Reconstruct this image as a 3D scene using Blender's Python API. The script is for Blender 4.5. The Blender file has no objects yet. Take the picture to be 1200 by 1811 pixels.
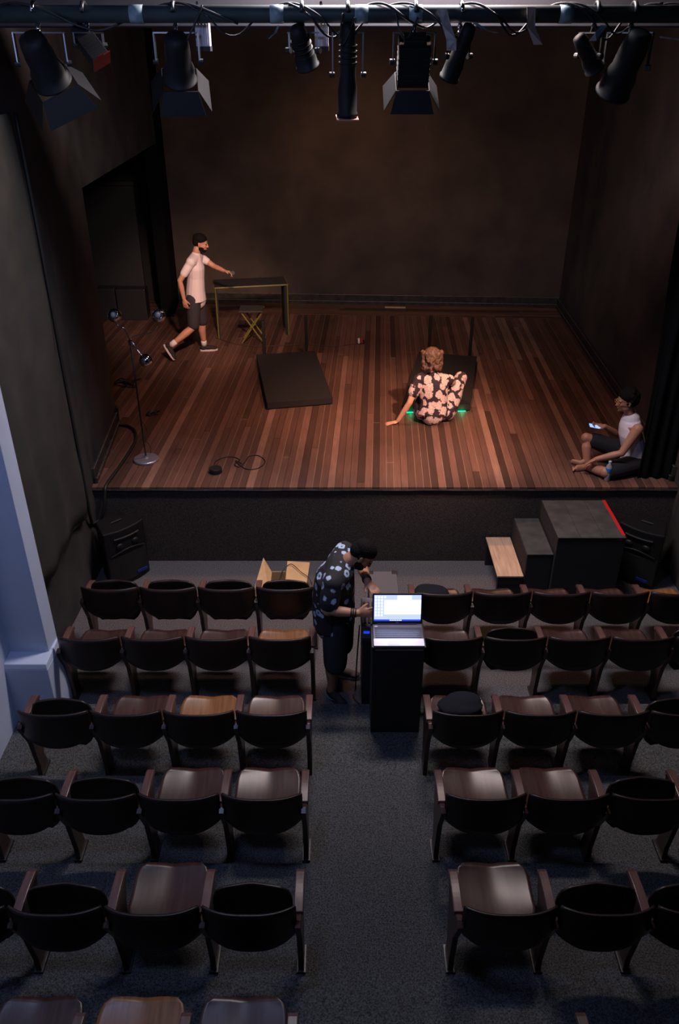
import bpy, bmesh, math, random
from mathutils import Vector, Matrix, noise
random.seed(7)
V = Vector
C = bpy.context.scene.collection
SC = bpy.context.scene
S = 0.935                      # height of the stage floor

# ------------------------------------------------------------------ camera
cam_d = bpy.data.cameras.new('camera'); cam = bpy.data.objects.new('camera', cam_d); C.objects.link(cam)
cam.location = (0, 0, 4.97); cam.rotation_euler = (math.radians(90 - 30.3), 0, 0)
cam_d.sensor_fit = 'VERTICAL'; cam_d.sensor_height = 36.0; cam_d.lens = 1420.0 / 1811.0 * 36.0
cam_d.clip_start = 0.05; cam_d.clip_end = 100
SC.camera = cam
# ------------------------------------------------------------------ world, lights, exposure
w = bpy.data.worlds.new('world'); SC.world = w; w.use_nodes = True
w.node_tree.nodes['Background'].inputs[0].default_value = (0.5, 0.6, 0.9, 1)
w.node_tree.nodes['Background'].inputs[1].default_value = 0.0
SC.view_settings.view_transform = 'Standard'; SC.view_settings.look = 'None'
SC.view_settings.gamma = 1; SC.view_settings.exposure = 0.9; SC.view_settings.use_curve_mapping = False

def light(kind, name, loc, target, energy, color, **k):
    d = bpy.data.lights.new(name, kind); o = bpy.data.objects.new(name, d); C.objects.link(o)
    o.location = loc; d.energy = energy; d.color = color
    if target is not None:
        o.rotation_euler = (V(target) - V(loc)).to_track_quat('-Z', 'Y').to_euler()
    for a, b in k.items(): setattr(d, a, b)
    return o
WARM = (1.0, 0.50, 0.30)
light('SPOT', 'stage_key_light', (2.2, 5.9, 5.05), (0.8, 8.9, S), 900, (1.0, 0.60, 0.44), spot_size=math.radians(40), spot_blend=0.9, shadow_soft_size=0.12)
light('SPOT', 'stage_front_light', (-0.5, 5.9, 5.05), (-1.9, 11.5, 1.9), 760, (1.0, 0.60, 0.44), spot_size=math.radians(27), spot_blend=0.9, shadow_soft_size=0.12)
light('SPOT', 'stage_wash_light', (0.4, 8.9, 5.9), (0.2, 8.9, S), 270, WARM, spot_size=math.radians(88), spot_blend=1.0, shadow_soft_size=0.2)
light('SPOT', 'stage_back_light', (0.0, 11.6, 6.0), (0.4, 14.4, 2.1), 75, (1.0, 0.5, 0.26), spot_size=math.radians(70), spot_blend=1.0, shadow_soft_size=0.25)
light('SPOT', 'stage_side_light', (1.6, 6.2, 5.3), (3.0, 8.2, 1.2), 75, (1.0, 0.66, 0.55), spot_size=math.radians(36), spot_blend=0.9, shadow_soft_size=0.15)
light('AREA', 'house_light', (0.3, 6.15, 5.95), (0.2, 4.6, 0), 68, (0.80, 0.86, 1.0), shape='RECTANGLE', size=1.6, size_y=0.35)
light('AREA', 'side_house_light', (-1.0, 2.6, 5.6), (-2.6, 5.0, 1.0), 26, (0.42, 0.55, 1.0), shape='RECTANGLE', size=0.8, size_y=0.3)
light('AREA', 'skirt_fill_light', (0.5, 6.35, 5.95), (0.5, 7.2, 0.3), 90, (1.0, 0.74, 0.64), shape='RECTANGLE', size=1.8, size_y=0.3)  # added fill that brightens the stage skirt and front carpet

# ------------------------------------------------------------------ materials
def mat(name, col, rough=0.6, metal=0.0, emit=None, estr=0.0, spec=0.5, var=0.0, vscale=6.0, bump=0.0, bscale=200.0, alpha=None, trans=0.0):
    m = bpy.data.materials.new(name); m.use_nodes = True
    nt = m.node_tree; b = nt.nodes['Principled BSDF']
    b.inputs['Base Color'].default_value = (*col, 1); b.inputs['Roughness'].default_value = rough
    b.inputs['Metallic'].default_value = metal; b.inputs['Specular IOR Level'].default_value = spec
    b.inputs['Transmission Weight'].default_value = trans
    if emit: b.inputs['Emission Color'].default_value = (*emit, 1); b.inputs['Emission Strength'].default_value = estr
    tc = nt.nodes.new('ShaderNodeTexCoord')
    if var > 0:
        n = nt.nodes.new('ShaderNodeTexNoise'); n.inputs['Scale'].default_value = vscale; n.inputs['Detail'].default_value = 6
        r = nt.nodes.new('ShaderNodeMapRange'); r.inputs[1].default_value = 0.3; r.inputs[2].default_value = 0.7
        r.inputs[3].default_value = 1 - var; r.inputs[4].default_value = 1 + var
        mx = nt.nodes.new('ShaderNodeVectorMath'); mx.operation = 'SCALE'; mx.inputs[0].default_value = col
        nt.links.new(tc.outputs['Object'], n.inputs['Vector']); nt.links.new(n.outputs['Fac'], r.inputs[0])
        nt.links.new(r.outputs[0], mx.inputs['Scale']); nt.links.new(mx.outputs[0], b.inputs['Base Color'])
    if bump > 0:
        n = nt.nodes.new('ShaderNodeTexNoise'); n.inputs['Scale'].default_value = bscale; n.inputs['Detail'].default_value = 3
        bp = nt.nodes.new('ShaderNodeBump'); bp.inputs['Strength'].default_value = bump; bp.inputs['Distance'].default_value = 0.01
        nt.links.new(tc.outputs['Object'], n.inputs['Vector']); nt.links.new(n.outputs['Fac'], bp.inputs['Height'])
        nt.links.new(bp.outputs[0], b.inputs['Normal'])
    return m

def wood_mat(name, c1, c2, rough):
    m = bpy.data.materials.new(name); m.use_nodes = True
    nt = m.node_tree; b = nt.nodes['Principled BSDF']; b.inputs['Roughness'].default_value = rough
    tc = nt.nodes.new('ShaderNodeTexCoord'); mp = nt.nodes.new('ShaderNodeMapping'); mp.inputs['Scale'].default_value = (30, 2.5, 6)
    n = nt.nodes.new('ShaderNodeTexNoise'); n.inputs['Scale'].default_value = 1.6; n.inputs['Detail'].default_value = 7
    r = nt.nodes.new('ShaderNodeValToRGB'); r.color_ramp.elements[0].position = 0.3; r.color_ramp.elements[1].position = 0.7
    r.color_ramp.elements[0].color = (*c1, 1); r.color_ramp.elements[1].color = (*c2, 1)
    nt.links.new(tc.outputs['Object'], mp.inputs[0]); nt.links.new(mp.outputs[0], n.inputs['Vector'])
    nt.links.new(n.outputs['Fac'], r.inputs[0]); nt.links.new(r.outputs[0], b.inputs['Base Color'])
    return m

def plank_mat(name, rot, width=0.078, length=5.2, c_dark=(0.048, 0.024, 0.018), c_mid=(0.115, 0.055, 0.040), c_light=(0.24, 0.128, 0.092)):
    m = bpy.data.materials.new(name); m.use_nodes = True
    nt = m.node_tree; L = nt.links; b = nt.nodes['Principled BSDF']
    def N(t, **k):
        n = nt.nodes.new(t)
        for a, c in k.items(): setattr(n, a, c)
        return n
    def M(op, a, c=None):
        n = N('ShaderNodeMath', operation=op)
        for i, q in enumerate((a, c)):
            if q is None: continue
            if isinstance(q, (int, float)): n.inputs[i].default_value = q
            else: L.new(q, n.inputs[i])
        return n.outputs[0]
    geo = N('ShaderNodeNewGeometry'); mp = N('ShaderNodeMapping'); mp.inputs['Rotation'].default_value = (0, 0, rot)
    L.new(geo.outputs['Position'], mp.inputs[0]); sx = N('ShaderNodeSeparateXYZ'); L.new(mp.outputs[0], sx.inputs[0])
    u = M('DIVIDE', sx.outputs[0], width); idx = M('FLOOR', u); fr = M('FRACT', u)
    wn = N('ShaderNodeTexWhiteNoise', noise_dimensions='1D'); L.new(idx, wn.inputs['W'])
    v = M('ADD', M('DIVIDE', sx.outputs[1], length), M('MULTIPLY', wn.outputs['Value'], 7.3))
    seg = M('FLOOR', v); vf = M('FRACT', v)
    cb = N('ShaderNodeCombineXYZ'); L.new(idx, cb.inputs[0]); L.new(seg, cb.inputs[1])
    w2 = N('ShaderNodeTexWhiteNoise', noise_dimensions='2D'); L.new(cb.outputs[0], w2.inputs['Vector'])
    ramp = N('ShaderNodeValToRGB'); cr = ramp.color_ramp
    cr.elements[0].position = 0.0; cr.elements[0].color = (*c_dark, 1); cr.elements[1].position = 1.0; cr.elements[1].color = (*c_light, 1)
    e = cr.elements.new(0.20); e.color = (c_mid[0]*.72, c_mid[1]*.72, c_mid[2]*.72, 1)
    e = cr.elements.new(0.6); e.color = (*c_mid, 1)
    e = cr.elements.new(0.92); e.color = (c_mid[0]*1.25, c_mid[1]*1.25, c_mid[2]*1.25, 1)
    L.new(w2.outputs['Value'], ramp.inputs[0])
    # grain and scuffs
    gm = N('ShaderNodeMapping'); gm.inputs['Scale'].default_value = (60, 3, 1); L.new(mp.outputs[0], gm.inputs[0])
    g = N('ShaderNodeTexNoise'); g.inputs['Scale'].default_value = 1.0; g.inputs['Detail'].default_value = 5; L.new(gm.outputs[0], g.inputs['Vector'])
    s = N('ShaderNodeTexNoise'); s.inputs['Scale'].default_value = 0.9; s.inputs['Detail'].default_value = 9; s.inputs['Roughness'].default_value = 0.7
    L.new(mp.outputs[0], s.inputs['Vector'])
    f1 = M('ADD', M('MULTIPLY', g.outputs['Fac'], 0.8), 0.6); f2 = M('ADD', M('MULTIPLY', s.outputs['Fac'], 1.3), 0.35)
    fac = M('MULTIPLY', f1, f2)
    sc = N('ShaderNodeVectorMath', operation='SCALE'); L.new(ramp.outputs[0], sc.inputs[0]); L.new(fac, sc.inputs['Scale'])
    # seams: some dark, some filled with pale dust
    near = M('LESS_THAN', fr, 0.055); light_seam = M('GREATER_THAN', wn.outputs['Value'], 0.55)
    endj = M('LESS_THAN', vf, 0.0016)
    sm = M('MAXIMUM', near, endj)
    scol = N('ShaderNodeMix', data_type='RGBA'); L.new(light_seam, scol.inputs['Factor'])
    scol.inputs['A'].default_value = (0.012, 0.006, 0.004, 1); scol.inputs['B'].default_value = (0.26, 0.15, 0.10, 1)
    mx = N('ShaderNodeMix', data_type='RGBA'); L.new(sm, mx.inputs['Factor']); L.new(sc.outputs[0], mx.inputs['A']); L.new(scol.outputs['Result'], mx.inputs['B'])
    L.new(mx.outputs['Result'], b.inputs['Base Color'])
    rr = M('ADD', M('MULTIPLY', s.outputs['Fac'], 0.25), 0.42); L.new(rr, b.inputs['Roughness'])
    b.inputs['Specular IOR Level'].default_value = 0.35
    return m

def flower_mat(name, base, petal, scale, thr, wob, wscale, rough=0.85, centre=None, distort=0.0):
    """scattered blossoms: distance to voronoi points, with wavy petal edges"""
    m = bpy.data.materials.new(name); m.use_nodes = True
    nt = m.node_tree; L = nt.links; b = nt.nodes['Principled BSDF']; b.inputs['Roughness'].default_value = rough
    tc = nt.nodes.new('ShaderNodeTexCoord')
    nz = nt.nodes.new('ShaderNodeTexNoise'); nz.inputs['Scale'].default_value = wscale; nz.inputs['Detail'].default_value = 2
    L.new(tc.outputs['Object'], nz.inputs['Vector'])
    vo = nt.nodes.new('ShaderNodeTexVoronoi'); vo.inputs['Scale'].default_value = scale; vo.inputs['Randomness'].default_value = 0.85
    L.new(tc.outputs['Object'], vo.inputs['Vector'])
    a = nt.nodes.new('ShaderNodeMath'); a.operation = 'MULTIPLY_ADD'; a.inputs[1].default_value = wob; L.new(nz.outputs['Fac'], a.inputs[0]); L.new(vo.outputs['Distance'], a.inputs[2])
    c = nt.nodes.new('ShaderNodeMapRange'); c.inputs[1].default_value = thr + wob * .5 - 0.03; c.inputs[2].default_value = thr + wob * .5 + 0.03
    c.inputs[3].default_value = 1; c.inputs[4].default_value = 0; L.new(a.outputs[0], c.inputs[0])
    mx = nt.nodes.new('ShaderNodeMix'); mx.data_type = 'RGBA'; L.new(c.outputs[0], mx.inputs['Factor'])
    mx.inputs['A'].default_value = (*base, 1)
    if centre:
        c2 = nt.nodes.new('ShaderNodeMapRange'); c2.inputs[1].default_value = thr * .28; c2.inputs[2].default_value = thr * .5
        L.new(vo.outputs['Distance'], c2.inputs[0])
        m2 = nt.nodes.new('ShaderNodeMix'); m2.data_type = 'RGBA'; L.new(c2.outputs[0], m2.inputs['Factor'])
        m2.inputs['A'].default_value = (*centre, 1); m2.inputs['B'].default_value = (*petal, 1); L.new(m2.outputs['Result'], mx.inputs['B'])
    else:
        w2 = nt.nodes.new('ShaderNodeTexVoronoi'); w2.feature = 'DISTANCE_TO_EDGE'; w2.inputs['Scale'].default_value = scale * 3.2
        L.new(tc.outputs['Object'], w2.inputs['Vector'])
        c2 = nt.nodes.new('ShaderNodeMapRange'); c2.inputs[1].default_value = 0.02; c2.inputs[2].default_value = 0.07; L.new(w2.outputs['Distance'], c2.inputs[0])
        m2 = nt.nodes.new('ShaderNodeMix'); m2.data_type = 'RGBA'; L.new(c2.outputs[0], m2.inputs['Factor'])
        m2.inputs['A'].default_value = tuple(x * .45 for x in petal) + (1,); m2.inputs['B'].default_value = (*petal, 1); L.new(m2.outputs['Result'], mx.inputs['B'])
    L.new(mx.outputs['Result'], b.inputs['Base Color'])
    return m

M_blackwall = mat('black_painted_wall', (0.024, 0.021, 0.021), 0.75, var=0.55, vscale=2.2, bump=0.25, bscale=40)
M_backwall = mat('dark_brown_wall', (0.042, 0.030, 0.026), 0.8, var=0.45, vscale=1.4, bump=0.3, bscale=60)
M_black = mat('matte_black', (0.010, 0.010, 0.011), 0.7)
M_blackcloth = mat('black_velour', (0.004, 0.004, 0.005), 0.95, spec=0.1)
M_browncloth = mat('dark_brown_drape', (0.020, 0.017, 0.014), 0.9, var=0.3, vscale=3)
M_trim = mat('black_gloss_trim', (0.028, 0.024, 0.022), 0.4, var=0.5, vscale=12)
M_trimedge = mat('worn_trim_edge', (0.09, 0.075, 0.07), 0.4, var=0.6, vscale=20)
M_bluepaint = mat('pale_lavender_paint', (0.42, 0.48, 0.62), 0.6, var=0.06, vscale=3)
M_plaster = mat('bare_plaster', (0.55, 0.50, 0.42), 0.7, var=0.3, vscale=30)
M_carpet = mat('grey_carpet', (0.105, 0.098, 0.105), 0.95, var=0.75, vscale=110, spec=0.1, bump=0.6, bscale=300)
M_carpet2 = mat('blue_grey_carpet', (0.074, 0.077, 0.080), 0.95, var=0.75, vscale=110, spec=0.1, bump=0.6, bscale=300)
M_skirt = mat('brown_carpet_skirt', (0.052, 0.043, 0.040), 0.95, var=0.6, vscale=120, spec=0.1, bump=0.5, bscale=260)
M_stage = plank_mat('stage_planks', math.radians(2.6))
M_border = plank_mat('stage_border_planks', math.radians(93.2), width=0.085, length=3.1)
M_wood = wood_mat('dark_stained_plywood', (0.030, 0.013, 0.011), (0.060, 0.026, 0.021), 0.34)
M_woodblk = wood_mat('dark_plywood_and_seat_shade', (0.012, 0.007, 0.006), (0.022, 0.012, 0.009), 0.4)
M_woodred = wood_mat('reddish_brown_wood', (0.060, 0.022, 0.014), (0.11, 0.045, 0.028), 0.36)
M_woodor = wood_mat('orange_brown_plywood', (0.14, 0.055, 0.018), (0.24, 0.10, 0.035), 0.38)
M_arm = wood_mat('brown_arm_wood', (0.075, 0.035, 0.030), (0.14, 0.070, 0.060), 0.35)
M_benchtop = wood_mat('pale_wood_board', (0.42, 0.26, 0.17), (0.60, 0.40, 0.28), 0.5)
M_chrome = mat('chrome', (0.62, 0.62, 0.66), 0.12, metal=1.0)
M_lamp = mat('black_lamp_paint', (0.007, 0.007, 0.008), 0.6, spec=0.2)
M_speaker = mat('black_speaker_plastic', (0.006, 0.006, 0.007), 0.5, spec=0.3)
M_steel = mat('dull_steel', (0.16, 0.16, 0.16), 0.35, metal=1.0)
M_pole = mat('dark_metal_pole', (0.03, 0.025, 0.024), 0.35, metal=0.6)
M_pipe = mat('dark_green_pipe_paint', (0.014, 0.024, 0.024), 0.65, var=0.3, vscale=8)
M_beam = mat('grey_beam_paint', (0.034, 0.031, 0.038), 0.85, var=0.25, vscale=3)
M_blackmetal = mat('black_enamel_metal', (0.014, 0.014, 0.016), 0.4, spec=0.6)
M_rubber = mat('black_rubber', (0.008, 0.008, 0.008), 0.55)
M_red = mat('red_tape', (0.50, 0.010, 0.015), 0.5)
M_redgel = mat('dark_red_gel', (0.12, 0.006, 0.008), 0.4)
M_tape = mat('pale_blue_tape', (0.16, 0.22, 0.24), 0.5, var=0.3, vscale=25)
M_tapew = mat('off_white_tape', (0.34, 0.30, 0.29), 0.5, var=0.3, vscale=25)
M_pinkmetal = mat('light_grey_box_paint', (0.48, 0.42, 0.46), 0.5)
M_mat = mat('black_felt_platform', (0.011, 0.008, 0.009), 0.92, var=0.15, vscale=60)
M_matside = mat('dark_brown_platform_edge', (0.016, 0.010, 0.009), 0.8)
M_yellow = mat('olive_yellow_edge', (0.16, 0.135, 0.025), 0.5)
M_card = mat('brown_cardboard', (0.48, 0.31, 0.16), 0.85, var=0.1, vscale=8)
M_white = mat('white_plastic', (0.75, 0.72, 0.72), 0.4)
M_casegrey = mat('grey_case_panel', (0.085, 0.08, 0.09), 0.6)
M_keys = mat('dark_laptop_keys', (0.035, 0.032, 0.04), 0.5)
M_deck = mat('dark_grey_laptop_deck', (0.10, 0.09, 0.11), 0.4)
M_palm = mat('white_laptop_palm_rest', (0.78, 0.74, 0.78), 0.35)
M_screen = mat('lit_screen_desktop', (0.02, 0.02, 0.02), 0.3, emit=(0.30, 0.36, 0.80), estr=1.1)
M_screenw = mat('lit_screen_window', (0.02, 0.02, 0.02), 0.3, emit=(0.80, 0.85, 1.0), estr=1.0)
M_screenb = mat('lit_screen_taskbar', (0.02, 0.02, 0.02), 0.3, emit=(0.02, 0.05, 0.6), estr=0.9)
M_blueled = mat('blue_indicator_light', (0.01, 0.01, 0.02), 0.3, emit=(0.01, 0.05, .6), estr=.6)
M_green = mat('green_indicator_strip', (0.01, 0.05, 0.02), 0.3, emit=(0.0, 0.75, 0.28), estr=1.2)
M_bluebadge = mat('dark_blue_badge', (0.012, 0.025, 0.16), 0.4)
M_label = mat('blue_bottle_label', (0.02, 0.16, 0.5), 0.4)
M_water = mat('clear_bottle_plastic', (0.80, 0.74, 0.80), 0.15, trans=0.65)
M_skin = mat('tan_skin', (0.50, 0.235, 0.150), 0.55, var=0.08, vscale=14)
M_skinp = mat('fair_skin', (0.66, 0.33, 0.22), 0.55, var=0.06, vscale=14)
M_skind = mat('brown_skin', (0.36, 0.17, 0.105), 0.55, var=0.08, vscale=14)
M_hair = mat('black_hair', (0.006, 0.004, 0.004), 0.85, spec=0.15, bump=0.8, bscale=90)
M_hairl = mat('light_brown_hair', (0.12, 0.058, 0.034), 0.6, var=0.8, vscale=40, bump=1.0, bscale=60)
M_tee = mat('off_white_tee_shirt', (0.72, 0.60, 0.60), 0.85, bump=0.3, bscale=18)
M_tank = mat('white_tank_top', (0.72, 0.64, 0.70), 0.85, bump=0.3, bscale=18)
M_shorts = mat('charcoal_shorts', (0.030, 0.024, 0.030), 0.85)
M_shortsb = mat('dark_navy_shorts', (0.008, 0.009, 0.013), 0.9)
M_shortsg = mat('dark_green_grey_shorts', (0.018, 0.024, 0.030), 0.9)
M_shoe = mat('black_canvas_shoe', (0.018, 0.013, 0.014), 0.8)
M_shoeb = mat('grey_canvas_shoe', (0.055, 0.045, 0.042), 0.8)
M_sole = mat('off_white_rubber_sole', (0.62, 0.50, 0.50), 0.6)
M_teal = mat('teal_mark', (0.10, 0.33, 0.38), 0.5)
M_sock = mat('white_sock', (0.75, 0.66, 0.66), 0.9)
M_eye = mat('dark_eye', (0.015, 0.01, 0.01), 0.2)
M_lip = mat('lip_skin', (0.34, 0.11, 0.09), 0.5)
M_gold = mat('amber_glasses_frame', (0.35, 0.18, 0.04), 0.3)
M_phone = mat('lit_phone_screen', (0.02, 0.02, 0.02), 0.3, emit=(0.22, 0.36, .75), estr=1.0)
M_navybag = mat('dark_navy_nylon', (0.007, 0.009, 0.014), 0.9, spec=0.2, bump=0.3, bscale=30)
M_floral = flower_mat('pink_flower_print', (0.028, 0.013, 0.022), (0.72, 0.52, 0.48), 10.5, 0.55, 0.6, 28)
M_floralb = flower_mat('sparse_pale_blue_flower_print', (0.010, 0.010, 0.014), (0.36, 0.46, 0.62), 12.5, 0.38, 0.24, 50, centre=(0.05, 0.06, 0.12))

# ------------------------------------------------------------------ helpers
def origin_of(o):
    p = V((0, 0, 0))
    while o is not None: p += o.location; o = o.parent
    return p
def obj(name, bm, m, parent=None, smooth=False, bevel=0.0, xf=None):
    if xf is not None: bm.transform(xf)
    bmesh.ops.recalc_face_normals(bm, faces=bm.faces)
    me = bpy.data.meshes.new(name)
    if parent is None:
        xs = [v.co.x for v in bm.verts]; ys = [v.co.y for v in bm.verts]; zs = [v.co.z for v in bm.verts]
        off = V(((min(xs)+max(xs))/2, (min(ys)+max(ys))/2, min(zs)))
    else: off = origin_of(parent)
    bmesh.ops.translate(bm, vec=-off, verts=bm.verts)
    for f in bm.faces: f.smooth = smooth
    bm.to_mesh(me); bm.free()
    o = bpy.data.objects.new(name, me); C.objects.link(o)
    if parent is None: o.location = off
    else: o.parent = parent
    for q in (m if isinstance(m, (list, tuple)) else [m]): me.materials.append(q)
    if bevel > 0:
        b = o.modifiers.new('bevel', 'BEVEL'); b.width = bevel; b.segments = 2; b.limit_method = 'ANGLE'; b.angle_limit = math.radians(40)
    return o
def tag(o, label, cat, group=None, kind=None):
    o['label'] = label; o['category'] = cat
    if group: o['group'] = group
    if kind: o['kind'] = kind
    return o
def thing(name, label, cat, loc, group=None):
    o = bpy.data.objects.new(name, None); C.objects.link(o); o.location = loc; o.empty_display_size = 0.1
    return tag(o, label, cat, group)
def struct(name, bm, m, label, cat, **k):
    o = obj(name, bm, m, None, **k); o['kind'] = 'structure'; o['label'] = label; o['category'] = cat; return o
def BM(): return bmesh.new()
def box(bm, lo, hi, mi=0, xf=None):
    r = bmesh.ops.create_cube(bm, size=1)
    c = [(a+b)/2 for a, b in zip(lo, hi)]; s = [abs(b-a) for a, b in zip(lo, hi)]
    bmesh.ops.scale(bm, vec=s, verts=r['verts']); bmesh.ops.translate(bm, vec=c, verts=r['verts'])
    if xf is not None: bmesh.ops.transform(bm, matrix=xf, verts=r['verts'])
    if mi:
        for f in {f for v in r['verts'] for f in v.link_faces}: f.material_index = mi
    return r['verts']
def prism(bm, pts, z0, z1):
    """closed polygon in plan, extruded in z"""
    a = [bm.verts.new((x, y, z0)) for x, y in pts]; b = [bm.verts.new((x, y, z1)) for x, y in pts]
    n = len(pts); bm.faces.new(a[::-1]); bm.faces.new(b)
    for i in range(n): bm.faces.new((a[i], a[(i+1) % n], b[(i+1) % n], b[i]))
def extrude_poly(bm, pts, vec):
    """closed polygon of 3D points extruded along vec"""
    vec = V(vec); a = [bm.verts.new(p) for p in pts]; b = [bm.verts.new(V(p)+vec) for p in pts]
    n = len(pts); bm.faces.new(a[::-1]); bm.faces.new(b)
    for i in range(n): bm.faces.new((a[i], a[(i+1) % n], b[(i+1) % n], b[i]))
def tube(bm, pts, r, seg=10, smooth_n=0):
    pts = [V(p) for p in pts]
    if smooth_n:
        q = []
        P = [pts[0]] + pts + [pts[-1]]
        for i in range(1, len(P)-2):
            for k in range(smooth_n):
                t = k/smooth_n; p0, p1, p2, p3 = P[i-1], P[i], P[i+1], P[i+2]
                q.append(0.5*((2*p1)+(p2-p0)*t+(2*p0-5*p1+4*p2-p3)*t*t+(3*p1-p0-3*p2+p3)*t**3))
        q.append(pts[-1]); pts = q
    rs = r if isinstance(r, (list, tuple)) else [r]*len(pts)
    if len(rs) != len(pts): rs = [rs[0]+(rs[-1]-rs[0])*i/(len(pts)-1) for i in range(len(pts))]
    rings = []; up = None
    for i, p in enumerate(pts):
        d = (pts[min(i+1, len(pts)-1)] - pts[max(i-1, 0)]).normalized()
        if up is None: up = V((0, 0, 1)) if abs(d.z) < 0.9 else V((1, 0, 0))
        a = d.cross(up).normalized(); up = a.cross(d).normalized()
        rings.append([bm.verts.new(p + (a*math.cos(t)+up*math.sin(t))*rs[i]) for t in [2*math.pi*k/seg for k in range(seg)]])
    for A, B in zip(rings, rings[1:]):
        for k in range(seg): bm.faces.new((A[k], A[(k+1) % seg], B[(k+1) % seg], B[k]))
    bm.faces.new(rings[0][::-1]); bm.faces.new(rings[-1])
def lathe(bm, prof, c=(0, 0, 0), seg=32, xf=None):
    """profile [(r,z)...] around z at c; closed at ends when r small"""
    c = V(c); rings = []
    for r, z in prof: rings.append([bm.verts.new(c + V((r*math.cos(t), r*math.sin(t), z))) for t in [2*math.pi*k/seg for k in range(seg)]])
    for A, B in zip(rings, rings[1:]):
        for k in range(seg): bm.faces.new((A[k], A[(k+1) % seg], B[(k+1) % seg], B[k]))
    bm.faces.new(rings[0][::-1]); bm.faces.new(rings[-1])
    if xf is not None: bmesh.ops.transform(bm, matrix=xf, verts=[v for R in rings for v in R])
def sheet(bm, fn, nu, nv, th, normal=None):
    """solid curved board: fn(u,v)->point, u,v in -1..1 / 0..1, thickness th along -normal"""
    top = [[V(fn(-1+2*i/nu, j/nv)) for j in range(nv+1)] for i in range(nu+1)]
    def nrm(i, j):
        if normal is not None: return V(normal)
        a = top[min(i+1, nu)][j]-top[max(i-1, 0)][j]; b = top[i][min(j+1, nv)]-top[i][max(j-1, 0)]
        n = a.cross(b); return n.normalized() if n.length > 1e-9 else V((0, 0, 1))
    A = [[bm.verts.new(top[i][j]) for j in range(nv+1)] for i in range(nu+1)]
    B = [[bm.verts.new(top[i][j]-nrm(i, j)*th) for j in range(nv+1)] for i in range(nu+1)]
    for i in range(nu):
        for j in range(nv):
            bm.faces.new((A[i][j], A[i+1][j], A[i+1][j+1], A[i][j+1])); bm.faces.new((B[i][j], B[i][j+1], B[i+1][j+1], B[i+1][j]))
    for i in range(nu):
        bm.faces.new((A[i][0], B[i][0], B[i+1][0], A[i+1][0])); bm.faces.new((A[i][nv], A[i+1][nv], B[i+1][nv], B[i][nv]))
    for j in range(nv):
        bm.faces.new((A[0][j], A[0][j+1], B[0][j+1], B[0][j])); bm.faces.new((A[nu][j], B[nu][j], B[nu][j+1], A[nu][j+1]))

# ------------------------------------------------------------------ room shell
def wallseg(name, x0, y0, x1, y1, z0, z1, side, m, label, th=0.18):
    """vertical wall between two plan points, thickness on the given side (+1 = to the left of the direction)"""
    d = V((x1-x0, y1-y0, 0)).normalized(); n = V((-d.y, d.x, 0))*side*th
    b = BM(); prism(b, [(x0, y0), (x1, y1), (x1+n.x, y1+n.y), (x0+n.x, y0+n.y)], z0, z1)
    return struct(name, b, m, label, 'wall')
b = BM(); box(b, (-3.2, 5.13, -0.2), (4.2, 7.60, 0.0)); struct('floor', b, M_carpet, 'grey carpeted floor in front of the stage under the first two seat rows', 'floor')
edges = [(5.13, 4.293, 0.06, 'third'), (4.293, 3.488, 0.12, 'fourth'), (3.488, 2.69, 0.18, 'fifth'), (2.69, 0.9, 0.24, 'nearest')]
for i, (ya, yb, z, nm) in enumerate(edges):
    b = BM(); box(b, (-3.2, yb if i < 3 else 0.9, -0.2), (4.2, ya, z))
    struct('floor', b, M_carpet2, 'blue grey carpeted seating step carrying the %s seat row' % nm, 'floor')
b = BM(); prism(b, [(-2.597, 7.418), (3.555, 7.42), (3.555, 7.45), (3.86, 14.1), (3.86, 14.5), (-5.2, 14.9), (-5.2, 9.0), (-2.78, 9.0), (-2.66, 7.45)], S-0.03, S)
struct('floor', b, M_stage, 'worn brown plank floor of the raised stage', 'floor')
b = BM(); prism(b, [(-5.0, 13.93), (3.77, 13.38), (3.81, 14.095), (-5.0, 14.65)], S, S+0.003)
struct('floor', b, M_border, 'cross laid brown plank strip along the back of the stage', 'floor')
# front of the stage: carpeted skirt with a nosing that sags a little
b = BM(); box(b, (-2.63, 7.43, 0.0), (3.6, 7.52, S-0.032)); struct('wall_stage_front', b, M_skirt, 'brown carpeted front face of the stage', 'wall')
b = BM()
tube(b, [(-2.6 + i*0.205, 7.415, S-0.028-0.006*math.sin(i*0.9)**2) for i in range(31)], 0.011, 6)
struct('trim_1', b, M_trim, 'dark edging along the front lip of the stage', 'trim')
# stage walls
wallseg('wall_stage_back', -2.9, 14.48, 3.86, 14.09, S-0.3, 6.4, 1, mat('lit_brown_wall', (0.062, 0.043, 0.034), 0.8, var=0.4, vscale=1.4, bump=0.3, bscale=60), 'tall dark brown back wall of the stage')  # lighter copy of the wall brown, light on it put into the colour
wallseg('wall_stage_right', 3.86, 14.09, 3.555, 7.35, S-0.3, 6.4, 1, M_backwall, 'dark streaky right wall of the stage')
def wall_pts(name, pts, z0, z1, label, m):
    b = BM(); prism(b, pts, z0, z1); return struct(name, b, m, label, 'wall')
wall_pts('wall_stage_left', [(-2.60, 7.42), (-2.73, 9.09), (-2.93, 9.09), (-2.80, 7.42)], 0, 6.4, 'black wall panel at the left front of the stage', M_blackwall)
wall_pts('wall_stage_left', [(-2.73, 9.09), (-2.82, 13.5), (-3.02, 13.5), (-2.93, 9.09)], 3.64, 6.4, 'black wall above the opening to the left wing', M_blackwall)
wall_pts('wall_stage_left', [(-2.82, 13.5), (-2.9, 14.49), (-3.1, 14.49), (-3.02, 13.5)], S, 6.4, 'narrow black wall at the back left corner of the stage', M_blackcloth)
wall_pts('wall_wing', [(-5.2, 14.7), (-3.0, 14.5), (-3.0, 14.7), (-5.2, 14.9)], S, 6.4, 'black rear wall of the left wing', M_black)
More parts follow.
